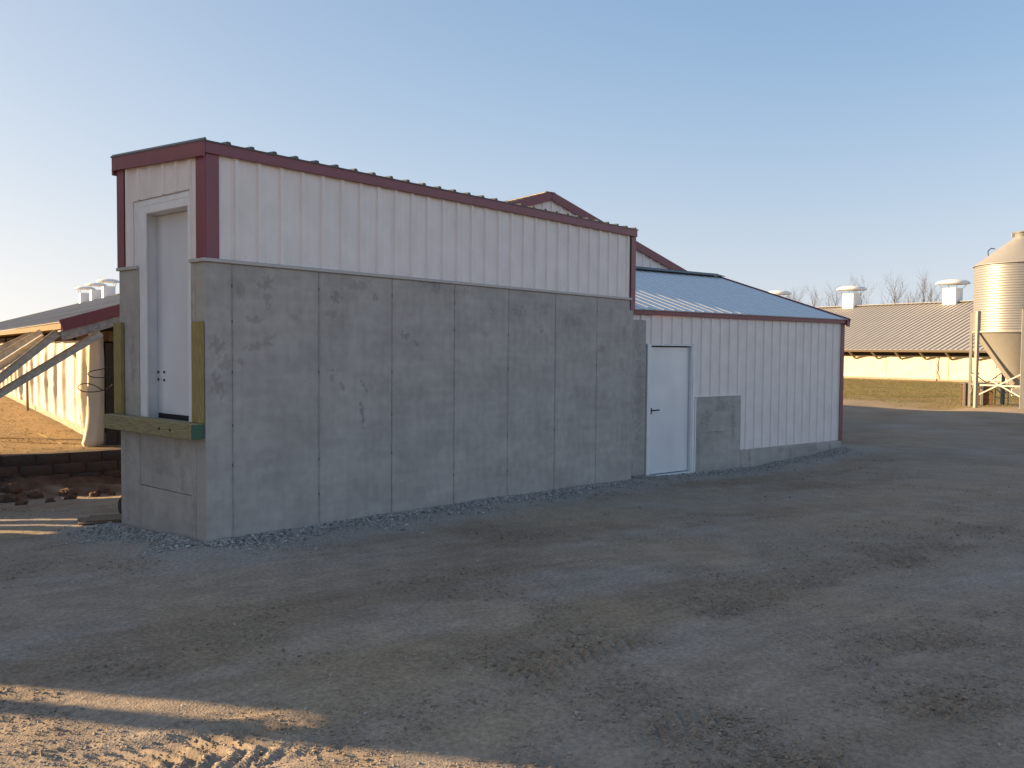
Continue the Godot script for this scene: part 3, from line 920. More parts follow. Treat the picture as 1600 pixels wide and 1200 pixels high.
# ---------- long barn behind ----------
func make_barn() -> void:
	# own axes: x across the gable, -z along the barn; origin under the front left eave corner (u 1.83, v 13.5)
	var o := BU * 1.83 + BV * 13.5
	var t := thing("poultry_barn", "long barn with dark red gable trim and pale side curtain behind the chute", "barn", at(o.x, o.y), deg_to_rad(35.4))
	var px := 8.687
	var py := 4.764
	var ey := 2.007
	var rx := 16.69
	var top := func(x): return (ey + (py - ey) * (x / px) if x < px else py - (py - ey) * (x - px) / (rx - px)) - 0.06
	# gable wall under the rake
	siding(t, 3.6, rx - 0.3, px + SHEET / 2 - 10 * SHEET + 0.045, 0.0, top, Transform3D(Basis.IDENTITY, Vector3(0, 0, -0.055)), M.siding, 0.026, false)
	siding(t, 0.95, 3.6, 1.0, 0.0, top, Transform3D(Basis.IDENTITY, Vector3(0, 0, -0.33)), M.siding, 0.026, false)
	var core := MB.new()
	core.box(Vector3(0.75, 0.1, -0.6), Vector3(rx - 0.5, 1.95, -0.36))
	part(t, "wall_core", core, M.wood_dark)
	# dark timber wall at the near corner
	for k in 5:
		boxed(t, "end_board", Vector3(0.62 + k * 0.16, 0.12, -0.33), Vector3(0.775 + k * 0.16, 1.72, -0.295 + 0.004 * (k % 2)), M.wood_dark, 0.006)
	# rake trim with pale soffit below
	for q in [[0.0, ey, px, py], [rx, ey, px, py]]:
		var a := Vector3(q[0], q[1] - 0.05, 0.0)
		var e := Vector3(q[2], q[3] - 0.05, 0.0)
		var b := MB.new()
		b.bar(a, e, 0.03, 0.165, Vector3.UP, 0.004)
		part(t, "rake_trim", b, M.red)
		if q[0] > 1.0: continue
		e = a.lerp(e, 0.40)
		var s := MB.new()
		s.bar(a + Vector3(0, -0.15, -0.02), e + Vector3(0, -0.15, -0.02), 0.03, 0.13, Vector3.UP, 0.004)
		s.bar(a + Vector3(0, -0.08, -0.17), e + Vector3(0, -0.08, -0.17), 0.28, 0.02, Vector3.UP, 0.004)
		part(t, "soffit_board", s, M.soffit)
	# roof: a sheet every metre along the barn on the side that shows, the far slope as one
	var slope_l := sqrt(px * px + (py - ey) * (py - ey))
	var b := MB.new()
	sheet(b, profile(0, SHEET - 0.002, 0.11, 0.022, false, RIB), 0.0, flat(slope_l))
	var shm := b.mesh()
	var length := 132
	for k in length:
		inst(t, "roof_sheet", shm, M.roof_barn, slope_frame(Vector3(-0.02, ey + 0.002, -(k + 1) * SHEET - 0.02), Vector3(0, 0, 1), Vector3(px, py - ey, 0)))
	var bl := length * SHEET
	var r2 := MB.new()
	r2.bar(Vector3((px + rx) / 2 - 0.0, 0, 0) + Vector3(-(rx - px) / 2, py - 0.01, -bl / 2), Vector3(rx, ey - 0.01, -bl / 2), bl - 0.1, 0.03, Vector3.UP)
	part(t, "far_roof_slope", r2, M.roof_barn)
	var rc := MB.new()
	rc.bar(Vector3(px, py + 0.02, -0.02), Vector3(px, py + 0.02, -bl), 0.24, 0.03, Vector3.UP, 0.012)
	part(t, "ridge_cap", rc, M.roof_dark)
	# side wall: curb, posts, curtain, dark slot below the eave, brown soffit boards
	var wx := 0.62
	boxed(t, "curb", Vector3(wx - 0.06, 0.0, -bl), Vector3(wx + 0.12, 0.40, -0.34), M.curb, 0.01)
	boxed(t, "inner_wall", Vector3(wx + 0.55, 0.0, -bl), Vector3(wx + 0.6, 2.1, -0.7), M.wood_dark)
	boxed(t, "wall_plate", Vector3(wx + 0.05, 1.74, -bl), Vector3(wx + 0.12, 1.90, -0.34), M.wood_brown, 0.004)
	boxed(t, "eave_board", Vector3(0.0, ey - 0.10, -bl), Vector3(0.03, ey - 0.012, -0.02), M.wood_brown, 0.004)
	for k in 30:
		var z := -0.9 - k * 1.22
		boxed(t, "rafter", Vector3(0.03, ey - 0.085, z - 0.02), Vector3(wx + 0.1, ey - 0.015, z + 0.02), M.wood_brown, 0.003)
		if k % 2 == 0: boxed(t, "wall_post", Vector3(wx + 0.02, 0.3, z - 0.07), Vector3(wx + 0.12, 1.95, z + 0.07), M.wood_dark, 0.004)
	# curtain: fabric that hangs in steps from post to post
	var c := MB.new()
	var cols := []
	var z0 := 0.42
	var nf := noise(FastNoiseLite.TYPE_SIMPLEX_SMOOTH, 1.0, 2, 61)
	var z := z0
	while z < 90.0:
		cols.append(z)
		z += 0.025 if z < 16 else (0.09 if z < 45 else 0.6)
	var rows := 15
	var ptsg := []
	for i in rows:
		var y: float = 0.39 + 1.37 * i / (rows - 1)
		var fy: float = float(i) / (rows - 1)
		for zz in cols:
			var f: float = zz / 1.1 + 0.22 * nf.get_noise_2d(zz * 0.35, 3.0)
			var fr: float = f - floor(f)
			var amp: float = 0.095 * (0.45 + 0.55 * sin(PI * clamp(fy * 0.8 + 0.12, 0.06, 0.94))) * (0.75 + 0.5 * nf.get_noise_2d(floor(f) * 7.0, 9.0))
			var step: float = clamp(fr / 0.07, 0.0, 1.0) * (1.0 - clamp((fr - 0.07) / 0.93, 0.0, 1.0))
			var wr: float = 0.008 * nf.get_noise_2d(zz * 3.0 + y * 2.5, y * 1.2) + 0.006 * nf.get_noise_2d(zz * 9.0, y * 7.0)
			ptsg.append(Vector3(wx - 0.10 - amp * step - wr, y, -zz))
	c.grid(ptsg, rows, cols.size(), Vector3(-1, 0, 0))
	part(t, "curtain", c, M.curtain)
	# loose end of the curtain gathered at the corner
	var g := MB.new()
	var gp := []
	var gr := 24
	for i in gr:
		var fy: float = float(i) / (gr - 1)
		var y: float = 0.17 + 1.70 * fy
		for j in 25:
			var a := TAU * j / 24.0
			var r: float = 0.125 + 0.045 * exp(-fy * 7.0) - 0.02 * smoothstep(0.8, 1.0, fy) + 0.014 * nf.get_noise_2d(cos(a) * 2.0 + 20, sin(a) * 2.0 + fy * 1.5) + 0.010 * sin(a * 5.0 + fy)
			if i == 0: r *= 0.55
			gp.append(Vector3(wx - 0.12 + cos(a) * r * 0.9 - 0.07 * exp(-fy * 6.0), y, -0.36 + sin(a) * r))
	g.grid(gp, gr, 25, Vector3(-1, 0, 0), 1, Vector3(wx - 0.12, 0, -0.36))
	part(t, "curtain_end", g, M.curtain)
	# ridge ventilators
	for z_v in [44.5, 48.6, 52.8]: vent_mesh_parts(t, Vector3(px, py + 0.03, -z_v), 0.68, 0.62, 1.32)

# ---------- far barn ----------
func make_far_barn() -> void:
	var o := BU * 45.0 + BV * 20.0
	var t := thing("poultry_barn", "distant sunlit barn with tan ribbed roof and white walls beyond the grass", "barn", at(o.x, o.y, 0.2), deg_to_rad(35.4))
	# own axes: x across, -z along; from 40 m nearer to 110 m beyond its origin
	var half := 9.2
	var ey := 1.66
	var py := 4.70
	var run := sqrt(half * half + (py - ey) * (py - ey))
	var b := MB.new()
	var fp := [Vector2(0, 0)]
	for k in 3:
		for q in [[-0.04, 0.0], [-0.022, 0.034], [0.022, 0.034], [0.04, 0.0]]: fp.append(Vector2(0.152 + k * SHEET / 3.0 + q[0], q[1]))
	fp.append(Vector2(SHEET - 0.002, 0))
	sheet(b, fp, 0.0, flat(run))
	var shm := b.mesh()
	for k in 110:
		var z := 14.0 - k * SHEET
		inst(t, "roof_sheet", shm, M.roof_old, slope_frame(Vector3(0, ey, z - SHEET), Vector3(0, 0, 1), Vector3(half, py - ey, 0)))
	var z1 := 14.0
	var z0 := 14.0 - 110 * SHEET
	var r2 := MB.new()
	r2.bar(Vector3(half, py - 0.02, (z0 + z1) / 2), Vector3(half * 2, ey - 0.02, (z0 + z1) / 2), z1 - z0, 0.03, Vector3.UP)
	part(t, "far_roof_slope", r2, M.roof_old)
	var rc := MB.new()
	rc.bar(Vector3(half, py + 0.05, z1), Vector3(half, py + 0.05, z0), 0.5, 0.05, Vector3.UP, 0.02)
	part(t, "ridge_cap", rc, M.roof_old)
	# sagging tarpaulin wall in bays, curb, shaded eave with braces
	var wx := 0.75
	boxed(t, "inner_wall", Vector3(wx + 0.06, -0.4, z0), Vector3(wx + 0.3, ey + 0.1, z1), M.wood_dark)
	var nf := noise(FastNoiseLite.TYPE_SIMPLEX_SMOOTH, 1.0, 3, 71)
	for k in 28:
		var a := z1 - k * 3.6
		var e := a - 3.57
		var p := []
		var rows := 9
		var cn := 31
		for i in rows:
			for j in cn:
				var fz: float = lerp(a, e, j / float(cn - 1))
				var y: float = lerp(0.02, 1.34, i / float(rows - 1))
				p.append(Vector3(wx + 0.0 + 0.035 * nf.get_noise_2d(fz * 0.8, y * 1.4) + 0.02 * nf.get_noise_2d(fz * 0.5, y * 5.0), y, fz))
		var c := MB.new()
		c.grid(p, rows, cn, Vector3(-1, 0, 0))
		part(t, "wall_curtain", c, M.far_wall)
	boxed(t, "curb", Vector3(wx - 0.08, -0.4, z0), Vector3(wx + 0.05, 0.10, z1), M.curb, 0.01)
	boxed(t, "wall_plate", Vector3(wx - 0.03, 1.345, z0), Vector3(wx + 0.06, 1.75, z1), M.wood_dark)  # dark-coloured band standing for the soffit shadow at the wall top
	boxed(t, "eave_board", Vector3(-0.01, ey - 0.12, z0), Vector3(0.03, ey - 0.02, z1), M.wood_old)
	for k in 60:
		var z := z1 - 0.8 - k * 1.42
		var br := MB.new()
		br.bar(Vector3(0.10, ey - 0.12, z), Vector3(wx - 0.03, ey - 0.50, z), 0.07, 0.09, Vector3.UP)
		br.bar(Vector3(0.03, ey - 0.06, z), Vector3(wx, ey - 0.06, z), 0.06, 0.08, Vector3.UP)
		part(t, "eave_brace", br, M.wood_grey)
	for z in [-8.3, -15.4, -21.6]: vent_mesh_parts(t, Vector3(half, py + 0.02, z), 0.86, 0.88, 2.0)
	# gable end that closes the barn at the near side
	boxed(t, "end_wall", Vector3(wx, -0.4, z1 - 0.35), Vector3(half * 2 - wx, ey, z1 - 0.25), M.siding)
	var cord := MB.new()
	cord.path([Vector3(wx - 0.06, 1.32, -4.6), Vector3(wx - 0.07, 0.9, -4.62), Vector3(wx - 0.07, 0.7, -4.58), Vector3(wx - 0.08, 0.45, -4.66), Vector3(wx - 0.09, 0.3, -4.58), Vector3(wx - 0.12, 0.02, -4.62)], 0.03, 5)
	part(t, "conduit", cord, M.galv_dull)

# ---------- feed bin ----------
func make_bin() -> void:
	var c := at(14.42, 24.4, 0.16)
	var t := thing("feed_bin", "galvanized steel feed bin on legs in front of the distant barn", "silo", c, deg_to_rad(-30.6))
	var R := 1.215
	var y0 := 2.13
	var y1 := 4.02
	var pr := []
	var n := 27
	for k in n * 6 + 1:
		pr.append(Vector2(R + 0.0055 * sin(TAU * k / 6.0), lerp(y0, y1, k / float(n * 6))))
	var b := MB.new()
	b.lathe(pr, 72)
	part(t, "bin_body", b, M.galv)
	var rf := MB.new()
	rf.lathe([Vector2(R - 0.05, y1 - 0.03), Vector2(R + 0.04, y1 - 0.02), Vector2(R + 0.035, y1), Vector2(R, y1 + 0.03), Vector2(0.22, y1 + 0.80), Vector2(0.2, y1 + 0.80)], 48)
	var roof := part(t, "cone_roof", rf, M.galv_dull)
	var lid := MB.new()
	lid.lathe([Vector2(0.20, y1 + 0.78), Vector2(0.235, y1 + 0.78), Vector2(0.235, y1 + 0.90), Vector2(0.27, y1 + 0.90), Vector2(0.27, y1 + 0.935), Vector2(0.0, y1 + 0.95)], 32)
	lid.cbox(Vector3(-0.31, y1 + 0.80, -0.03), Vector3(-0.235, y1 + 0.93, 0.03), 0.006)
	part(roof, "fill_lid", lid, M.galv)
	var lp := MB.new()
	lp.path([Vector3(-0.86, y1 + 0.27, 0.2), Vector3(-0.88, y1 + 0.42, 0.2), Vector3(-0.80, y1 + 0.50, 0.2), Vector3(-0.70, y1 + 0.47, 0.2)], 0.014, 6)
	part(roof, "pull_hook", lp, M.metal_black)
	var hp := MB.new()
	hp.lathe([Vector2(0.18, 0.52), Vector2(0.18, 0.56), Vector2(R - 0.02, y0 - 0.03), Vector2(R + 0.018, y0 - 0.03), Vector2(R + 0.018, y0 + 0.02), Vector2(R, y0 + 0.03)], 60)
	part(t, "hopper", hp, M.galv_dull)
	# six legs, angles measured from the side that faces the yard
	var feet := []
	for k in 6:
		var a := deg_to_rad([87.0, 148.0, 186.0, 250.0, 310.0, 20.0][k])
		var d := Vector3(cos(a), 0, sin(a))
		var s := Vector3(-sin(a), 0, cos(a))
		var p := d * (R + 0.045)
		feet.append(p)
		var lg := MB.new()
		lg.xf = Transform3D(Basis(s, Vector3.UP, d) if Basis(s, Vector3.UP, d).determinant() > 0 else Basis(-s, Vector3.UP, d), p)
		lg.cbox(Vector3(-0.055, -0.12, 0.02), Vector3(0.055, 2.72, 0.032), 0.002)
		lg.cbox(Vector3(-0.055, -0.12, -0.04), Vector3(-0.045, 2.72, 0.0195), 0.002)
		lg.cbox(Vector3(0.045, -0.12, -0.04), Vector3(0.055, 2.72, 0.0195), 0.002)
		part(t, "leg", lg, M.galv_dull)
	for k in 6:
		var p: Vector3 = feet[k]
		var q: Vector3 = feet[(k + 1) % 6]
		for e in [[0.32, 0.98], [0.98, 0.32]]:
			var x := MB.new()
			x.bar(p * 0.985 + Vector3(0, e[0], 0), q * 0.985 + Vector3(0, e[1], 0), 0.008 + 0.004 * (e[0] - 0.3), 0.035, Vector3.UP)
			part(t, "cross_brace", x, M.galv_dull)
		var hb := MB.new()
		hb.bar(p * 0.975 + Vector3(0, 0.63, 0), q * 0.975 + Vector3(0, 0.63, 0), 0.012, 0.04, Vector3.UP)
		part(t, "girt", hb, M.galv_dull)
	# ladder at the back left
	var la := MB.new()
	var ld := Vector3(-0.45, 0, -1.22)
	for s in [-0.17, 0.17]: la.tube(ld + Vector3(s, -0.1, 0), ld + Vector3(s, 4.0, 0), 0.016, 0.016, 6)
	for k in 13: la.tube(ld + Vector3(-0.17, 0.2 + k * 0.3, 0), ld + Vector3(0.17, 0.2 + k * 0.3, 0), 0.011, 0.011, 5)
	part(t, "ladder", la, M.galv)
	var bt := MB.new()
	bt.cbox(Vector3(-0.2, 0.30, -0.2), Vector3(0.2, 0.54, 0.2), 0.02)
	bt.tube(Vector3(0.1, 0.40, 0), Vector3(2.6, 0.85, -1.4), 0.055, 0.055, 10)
	part(t, "boot_and_auger", bt, M.galv_dull)
	# things under the bin
	var bx := thing("wooden_box", "brown wooden box standing under the feed bin", "box", at(13.86, 25.6, 0.17), deg_to_rad(-28))
	for k in 4: boxed(bx, "side_board", Vector3(-0.42, 0.0 + k * 0.15, 0.22), Vector3(0.42, 0.145 + k * 0.15, 0.25), M.wood_brown, 0.006)
	boxed(bx, "box_body", Vector3(-0.42, -0.08, -0.25), Vector3(0.42, 0.59, 0.2195), M.wood_brown, 0.006)
	boxed(bx, "box_lid", Vector3(-0.45, 0.60, -0.28), Vector3(0.45, 0.63, 0.28), M.wood_grey, 0.005)
	for s in [-0.36, 0.10]: boxed(bx, "corner_post", Vector3(s, -0.08, 0.2505), Vector3(s + 0.07, 0.66, 0.30), M.galv, 0.004)
	var mo := thing("auger_motor", "small white motor housing on a stand under the feed bin", "motor", at(14.30, 23.75, 0.17), deg_to_rad(-28))
	boxed(mo, "housing", Vector3(-0.11, 0.22, -0.1), Vector3(0.11, 0.38, 0.1), M.vent_white, 0.03)
	var hd := MB.new()
	hd.lathe([Vector2(0.10, 0.375), Vector2(0.08, 0.44), Vector2(0.04, 0.52), Vector2(0.0, 0.53)], 20)
	part(mo, "funnel", hd, M.wood_grey)
	for q in [[-0.09, -0.08], [0.09, -0.08], [0.09, 0.08], [-0.09, 0.08]]: boxed(mo, "leg", Vector3(q[0] - 0.015, -0.08, q[1] - 0.015), Vector3(q[0] + 0.015, 0.22, q[1] + 0.015), M.galv, 0.002)

# ---------- trees ----------
func branch(b: MB, p: Vector3, d: Vector3, l: float, r: float, depth: int) -> void:
	var q := p
	var steps := 3
	for i in steps:
		var e := q + d * (l / steps)
		b.tube(q, e, r * (1.0 - 0.28 * i), r * (1.0 - 0.28 * (i + 1)), 4 if depth > 1 else 3, false)
		if depth > 0 and (i > 0 or depth < 4):
			for k in 2 if depth > 1 else 2:
				var side := Vector3(rng.randf_range(-1, 1), rng.randf_range(-0.1, 0.5), rng.randf_range(-1, 1)).normalized()
				branch(b, e, (d * 1.0 + side * rng.randf_range(0.45, 0.85)).normalized(), l * rng.randf_range(0.42, 0.62), r * rng.randf_range(0.36, 0.5), depth - 1)
		q = e
		d = (d + Vector3(rng.randf_range(-.12, .12), 0.08, rng.randf_range(-.12, .12))).normalized()

func make_trees() -> void:
	var spots := [[34.9, 9.0, 106, "short bare tree farthest left above the utility room roof"], [36.4, 9.7, 110, "slim bare tree second from the left beyond the roof slope"], [38.3, 9.8, 112, "upright bare tree third from the left beyond the barns"], [40.9, 10.1, 111, "forked bare tree left of the first white roof ventilator"],
		[44.9, 11.3, 110, "bare tree directly behind the first white roof ventilator"], [48.6, 11.7, 111, "tall bare tree midway between the two white roof ventilators"], [50.6, 9.9, 114, "low bare tree right of the tall middle tree"], [52.3, 11.6, 110, "wide bare tree left of the second white roof ventilator"], [54.0, 10.7, 113, "slender bare tree just left of the second ventilator"], [42.7, 9.6, 115, "thin bare tree close to the left of the first ventilator"]]
	for i in spots.size():
		var s: Array = spots[i]
		rng.seed = 900 + i
		var k: float = s[2] / 110.0
		var t := thing("bare_tree", s[3], "tree", at(s[0] * k, s[2], 0.15), 0.0, "bare trees on the skyline beyond the barns")
		var h: float = (s[1] - 0.2) * 0.94
		var tr := MB.new()
		var lean := Vector3(rng.randf_range(-.05, .05), 1, rng.randf_range(-.05, .05)).normalized()
		tr.tube(Vector3(0, -0.3, 0), lean * h * 0.55, 0.20, 0.10, 7)
		tr.tube(lean * h * 0.55, lean * h * 0.80, 0.10, 0.05, 6)
		part(t, "trunk", tr, M.bark)
		var cr := MB.new()
		for q in 11:
			var f := 0.30 + 0.05 * q
			var a := rng.randf() * TAU
			var d := Vector3(cos(a) * 0.42, 1.0, sin(a) * 0.42).normalized()
			branch(cr, lean * h * f, d, h * (0.34 - 0.14 * f), 0.045 - 0.0016 * q, 2)
		branch(cr, lean * h * 0.78, lean, h * 0.19, 0.035, 2)
		part(t, "crown", cr, M.bark)

# ---------- near left: retaining wall, channels, cables and small things ----------
func bw(u: float, v: float, y: float) -> Vector3:
	var p := BU * u + BV * v
	return Vector3(p.x, y, -p.y)

func make_left() -> void:
	rng.seed = 5
	var o := BU * 1.0 + BV * 13.05
	var t := thing("retaining_wall", "low retaining wall of dark brown blocks below the curtain barn", "wall", at(o.x, o.y), deg_to_rad(35.4))
	var variants := []
	for k in 4:
		var b := MB.new()
		# block with a bowed, split front
		var w := 0.395
		var hh := 0.137
		var g := []
		for i in 5:
			for j in 9:
				var x: float = -w / 2 + w * j / 8.0
				var y: float = hh * i / 4.0
				var edge: float = min(min(i, 4 - i) / 1.0, min(j, 8 - j) / 1.0)
				g.append(Vector3(x, y, 0.035 * (1.0 - pow(2.0 * x / w, 2)) + (0.0 if edge > 0 else -0.014) + rng.randf_range(-0.006, 0.006)))
		b.grid(g, 5, 9, Vector3(0, 0, 1))
		b.box(Vector3(-w / 2, 0, -0.24), Vector3(w / 2, hh, -0.012))
		variants.append(b.mesh())
	for row in 4:
		var x := -6.6 + (0.2 if row % 2 else 0.0)
		while x < 1.95:
			var m: Material = [M.block, M.block_b, M.block_c][rng.randi() % 3]
			inst(t, "block", variants[rng.randi() % 4], m, Transform3D(Basis(Vector3.UP, rng.randf_range(-0.03, 0.03)), Vector3(x, 0.075 - row * 0.14 + rng.randf_range(-0.003, 0.003), 0.02 * row + rng.randf_range(-0.008, 0.008))))
			x += 0.403
	# lumps of clay at its foot
	var where := ["large one near the left frame edge", "low one in front of the large left lump", "dark one behind the large left lump", "biggest one far left under the blocks", "small one nearest the sunlit streaks", "middle one of the row", "one right of the middle", "small one close to the drain pipe", "broad one touching the middle blocks", "smallest one at the left frame edge", "last one on the right by the chute", "one behind the right end of the row", "leftmost one cut by the frame"]
	for i in 13:
		var q: Array = [[-6.03, 10.25, .13], [-5.7, 9.95, .08], [-5.85, 10.5, .11], [-6.2, 10.6, .14], [-5.45, 10.1, .07], [-5.4, 10.45, .09], [-5.25, 10.75, .08], [-5.1, 10.9, .07], [-5.6, 10.8, .12], [-6.1, 10.0, .06], [-4.95, 11.1, .09], [-5.3, 11.1, .1], [-6.4, 10.2, .1]][i]
		var b := MB.new()
		var nf := noise(FastNoiseLite.TYPE_SIMPLEX_SMOOTH, 1.4, 3, 80 + i)
		var g := []
		for a in 9:
			for c in 15:
				var th := PI * a / 8.0
				var ph := TAU * c / 14.0
				var d := Vector3(sin(th) * cos(ph), cos(th), sin(th) * sin(ph))
				g.append(d * Vector3(1, 0.7, 0.9) * q[2] * 0.8 * (1.0 + 0.75 * nf.get_noise_3d(d.x * 1.6, d.y * 1.6, d.z * 1.6)))
		b.grid(g, 9, 15, Vector3.UP, 2)
		var mi := inst(self, "clay_lump", b.mesh(), M.clay, Transform3D(Basis(Vector3.UP, rng.randf() * TAU), at(q[0], q[1], ground_height(q[0], q[1]) + q[2] * 0.12)))
		tag(mi, "reddish clay lump by the block wall, " + where[i], "clay", "clay lumps below the retaining wall")
	# pale channels leaned against the eave of the curtain barn
	var ch := [[bw(2.33, 13.42, 1.86), bw(-.06, 13.88, .22), "lowest pale channel leaning on the barn eave, nearest the gable corner"], [bw(1.80, 13.62, 1.86), bw(.0, 13.75, .22), "second pale channel from the gable corner leaning on the eave"],
		[bw(1.80, 15.17, 1.80), bw(-.47, 13.98, .22), "third pale channel from the gable corner, crossing below the eave"], [bw(1.80, 15.23, 1.88), bw(-.55, 16.48, .22), "fourth pale channel from the gable corner with an open cut end"], [bw(1.80, 16.38, 1.86), bw(-1.22, 17.38, .22), "farthest pale channel leaning along the curtain barn eave"]]
	for c in ch:
		var d: Vector3 = (c[1] - c[0]).normalized()
		var k := thing("metal_channel", c[2], "channel", c[1], 0.0, "pale channels leaning on the barn eave")
		var l: float = (c[1] - c[0]).length()
		var s := d.cross(Vector3.UP).normalized()
		var u := s.cross(d).normalized()
		var bs := Basis(-d, u, (-d).cross(u))
		var wb := MB.new()
		wb.xf = Transform3D(bs, Vector3.ZERO)
		wb.cbox(Vector3(0, -0.055, -0.004), Vector3(l, 0.055, 0.004), 0.002)
		part(k, "web", wb, M.channel)
		for e in [-1, 1]:
			var f := MB.new()
			f.xf = Transform3D(bs, Vector3.ZERO)
			f.cbox(Vector3(0, e * 0.052 - 0.004, 0.0045), Vector3(l, e * 0.052 + 0.004, 0.05), 0.002)
			part(k, "flange", f, M.channel)
	# cables
	var loops := [[[2.62, 1.38], [2.54, 1.37], [2.44, 1.36], [2.32, 1.34], [2.22, 1.32], [2.165, 1.29], [2.165, 1.265], [2.19, 1.24], [2.27, 1.222], [2.41, 1.22], [2.52, 1.215]], [[2.49, 1.12], [2.47, 1.09], [2.44, 1.07], [2.36, 1.04], [2.24, 1.02], [2.14, 1.02], [2.08, 1.035], [2.04, 1.07], [2.045, 1.10], [2.07, 1.125], [2.14, 1.14], [2.22, 1.12], [2.32, 1.06], [2.41, 1.01], [2.50, 0.96]]]
	for k in 2:
		var b := MB.new()
		var cv := Curve3D.new()
		for q in loops[k]: cv.add_point(bw(q[0], 13.5 - 0.06 * sin(q[0] * 9.0), q[1]))
		var cp := []
		var n := cv.point_count
		for i in (n - 1) * 4 + 1:
			var f := i / 4.0
			var a := int(min(f, n - 2))
			var p0 := cv.get_point_position(max(a - 1, 0))
			var p1 := cv.get_point_position(a)
			var p2 := cv.get_point_position(a + 1)
			var p3 := cv.get_point_position(min(a + 2, n - 1))
			cp.append(p1.cubic_interpolate(p2, p0, p3, f - a))
		if k == 0: cp.append(bw(2.56, 13.79, 1.21))
		else: cp.append(bw(2.56, 13.79, 0.93))
		cp.push_front(bw(2.56, 13.79, 1.37 if k == 0 else 1.14))
		b.path(cp, 0.0075, 6)
		var mi := part(self, "cable", b, M.rubber)
		tag(mi, "upper black cable loop hanging from the dark barn end" if k == 0 else "lower black cable loop crossing itself beside the barn corner", "cable", "cable loops at the barn corner")
	# stakes and sticks on the terrace
	var sk := MB.new()
	var sp := bw(2.25, 21.6, 0.2)
	sk.tube(sp, sp + Vector3(0, 0.85, 0), 0.03, 0.028, 8)
	tag(part(self, "stake", sk, M.wood_grey), "thin grey stake standing against the barn curtain", "stake")
	var s2 := MB.new()
	var s2p := bw(1.62, 14.5, 0.18)
	s2.tube(s2p, s2p + Vector3(0.01, 0.17, 0), 0.008, 0.006, 6)
	s2.tube(s2p + Vector3(-0.14, 0.16, -0.3), s2p + Vector3(0.42, 0.03, 0.06), 0.009, 0.006, 6)
	tag(part(self, "stick", s2, M.straw), "pair of dry crossed sticks on the lit earth terrace", "stick")
	# flat board, pipe end by the chute's corner
	var cb := thing("cardboard_sheet", "flat brown cardboard sheet lying beside the chute corner", "cardboard", at(-4.02, 8.36, ground_height(-4.02, 8.36) + 0.012), 0.0)
	var b2 := MB.new()
	b2.xf = Transform3D(Basis(Vector3.UP, 0.5) * Basis(Vector3.RIGHT, 0.02), Vector3.ZERO)
	b2.cbox(Vector3(-0.20, 0.0, -0.16), Vector3(0.20, 0.012, 0.14), 0.003)
	part(cb, "lower_sheet", b2, M.cardboard)
	var b3 := MB.new()
	b3.xf = Transform3D(Basis(Vector3.UP, 0.35) * Basis(Vector3.RIGHT, 0.03), Vector3(0.05, 0.016, -0.03))
	b3.cbox(Vector3(-0.17, 0.0, -0.14), Vector3(0.2, 0.01, 0.12), 0.003)
	part(cb, "upper_sheet", b3, M.cardboard)
	var pp := MB.new()
	for k in 14:
		var c0 := Vector3(0.0, 0.1, -0.03 * k)
		pp.tube(c0, c0 + Vector3(0, 0, -0.015), 0.105, 0.115, 20, k == 0)
		pp.tube(c0 + Vector3(0, 0, -0.015), c0 + Vector3(0, 0, -0.03), 0.115, 0.105, 20, k == 13)
	var po := inst(self, "drain_pipe", pp.mesh(), M.rubber, Transform3D(Basis(Vector3.UP, -0.6), at(-3.93, 8.66, ground_height(-3.93, 8.66))))
	tag(po, "short black corrugated drain pipe behind the chute corner", "pipe")

# ---------- loose stones and grass ----------
func stone_mesh(sd: int) -> ArrayMesh:
	var r := RandomNumberGenerator.new()
	r.seed = sd
	var b := MB.new()
	var p := []
	for a in [[0, 1, 0], [0.9, 0.2, 0.1], [0.2, 0.1, 0.95], [-0.85, 0.15, 0.3], [-0.4, 0.2, -0.8], [0.5, 0.1, -0.8], [0, -0.6, 0]]:
		p.append(Vector3(a[0], a[1] * 0.75, a[2]) * r.randf_range(0.75, 1.15) + Vector3(r.randf_range(-.15, .15), 0, r.randf_range(-.15, .15)))
	for k in 5:
		var i := 1 + k
		var j := 1 + (k + 1) % 5
		b.tri(p[0], p[i], p[j], (p[i] + p[j]) * 0.5 + Vector3.UP)
		b.tri(p[6], p[i], p[j], (p[i] + p[j]) * 0.5 + Vector3.DOWN)
	return b.mesh()

func scatter(called: String, label: String, mesh: Mesh, xs: Array, cs: Array) -> void:
	var mm := MultiMesh.new()
	mm.transform_format = MultiMesh.TRANSFORM_3D
	mm.use_colors = true
	mm.mesh = mesh
	mm.instance_count = xs.size()
	for i in xs.size():
		mm.set_instance_transform(i, xs[i])
		mm.set_instance_color(i, cs[i])
	var o := MultiMeshInstance3D.new()
	o.multimesh = mm
	o.material_override = M.stone
	o.name = numbered(self, called)
	o.set_meta("kind", "stuff")
	o.set_meta("label", label)
	o.set_meta("category", "ground cover")
	add_child(o, true)

func surface(x: float, z: float) -> float:
	return ground_height(x, z) + fine_height(x, z, track(x, z))

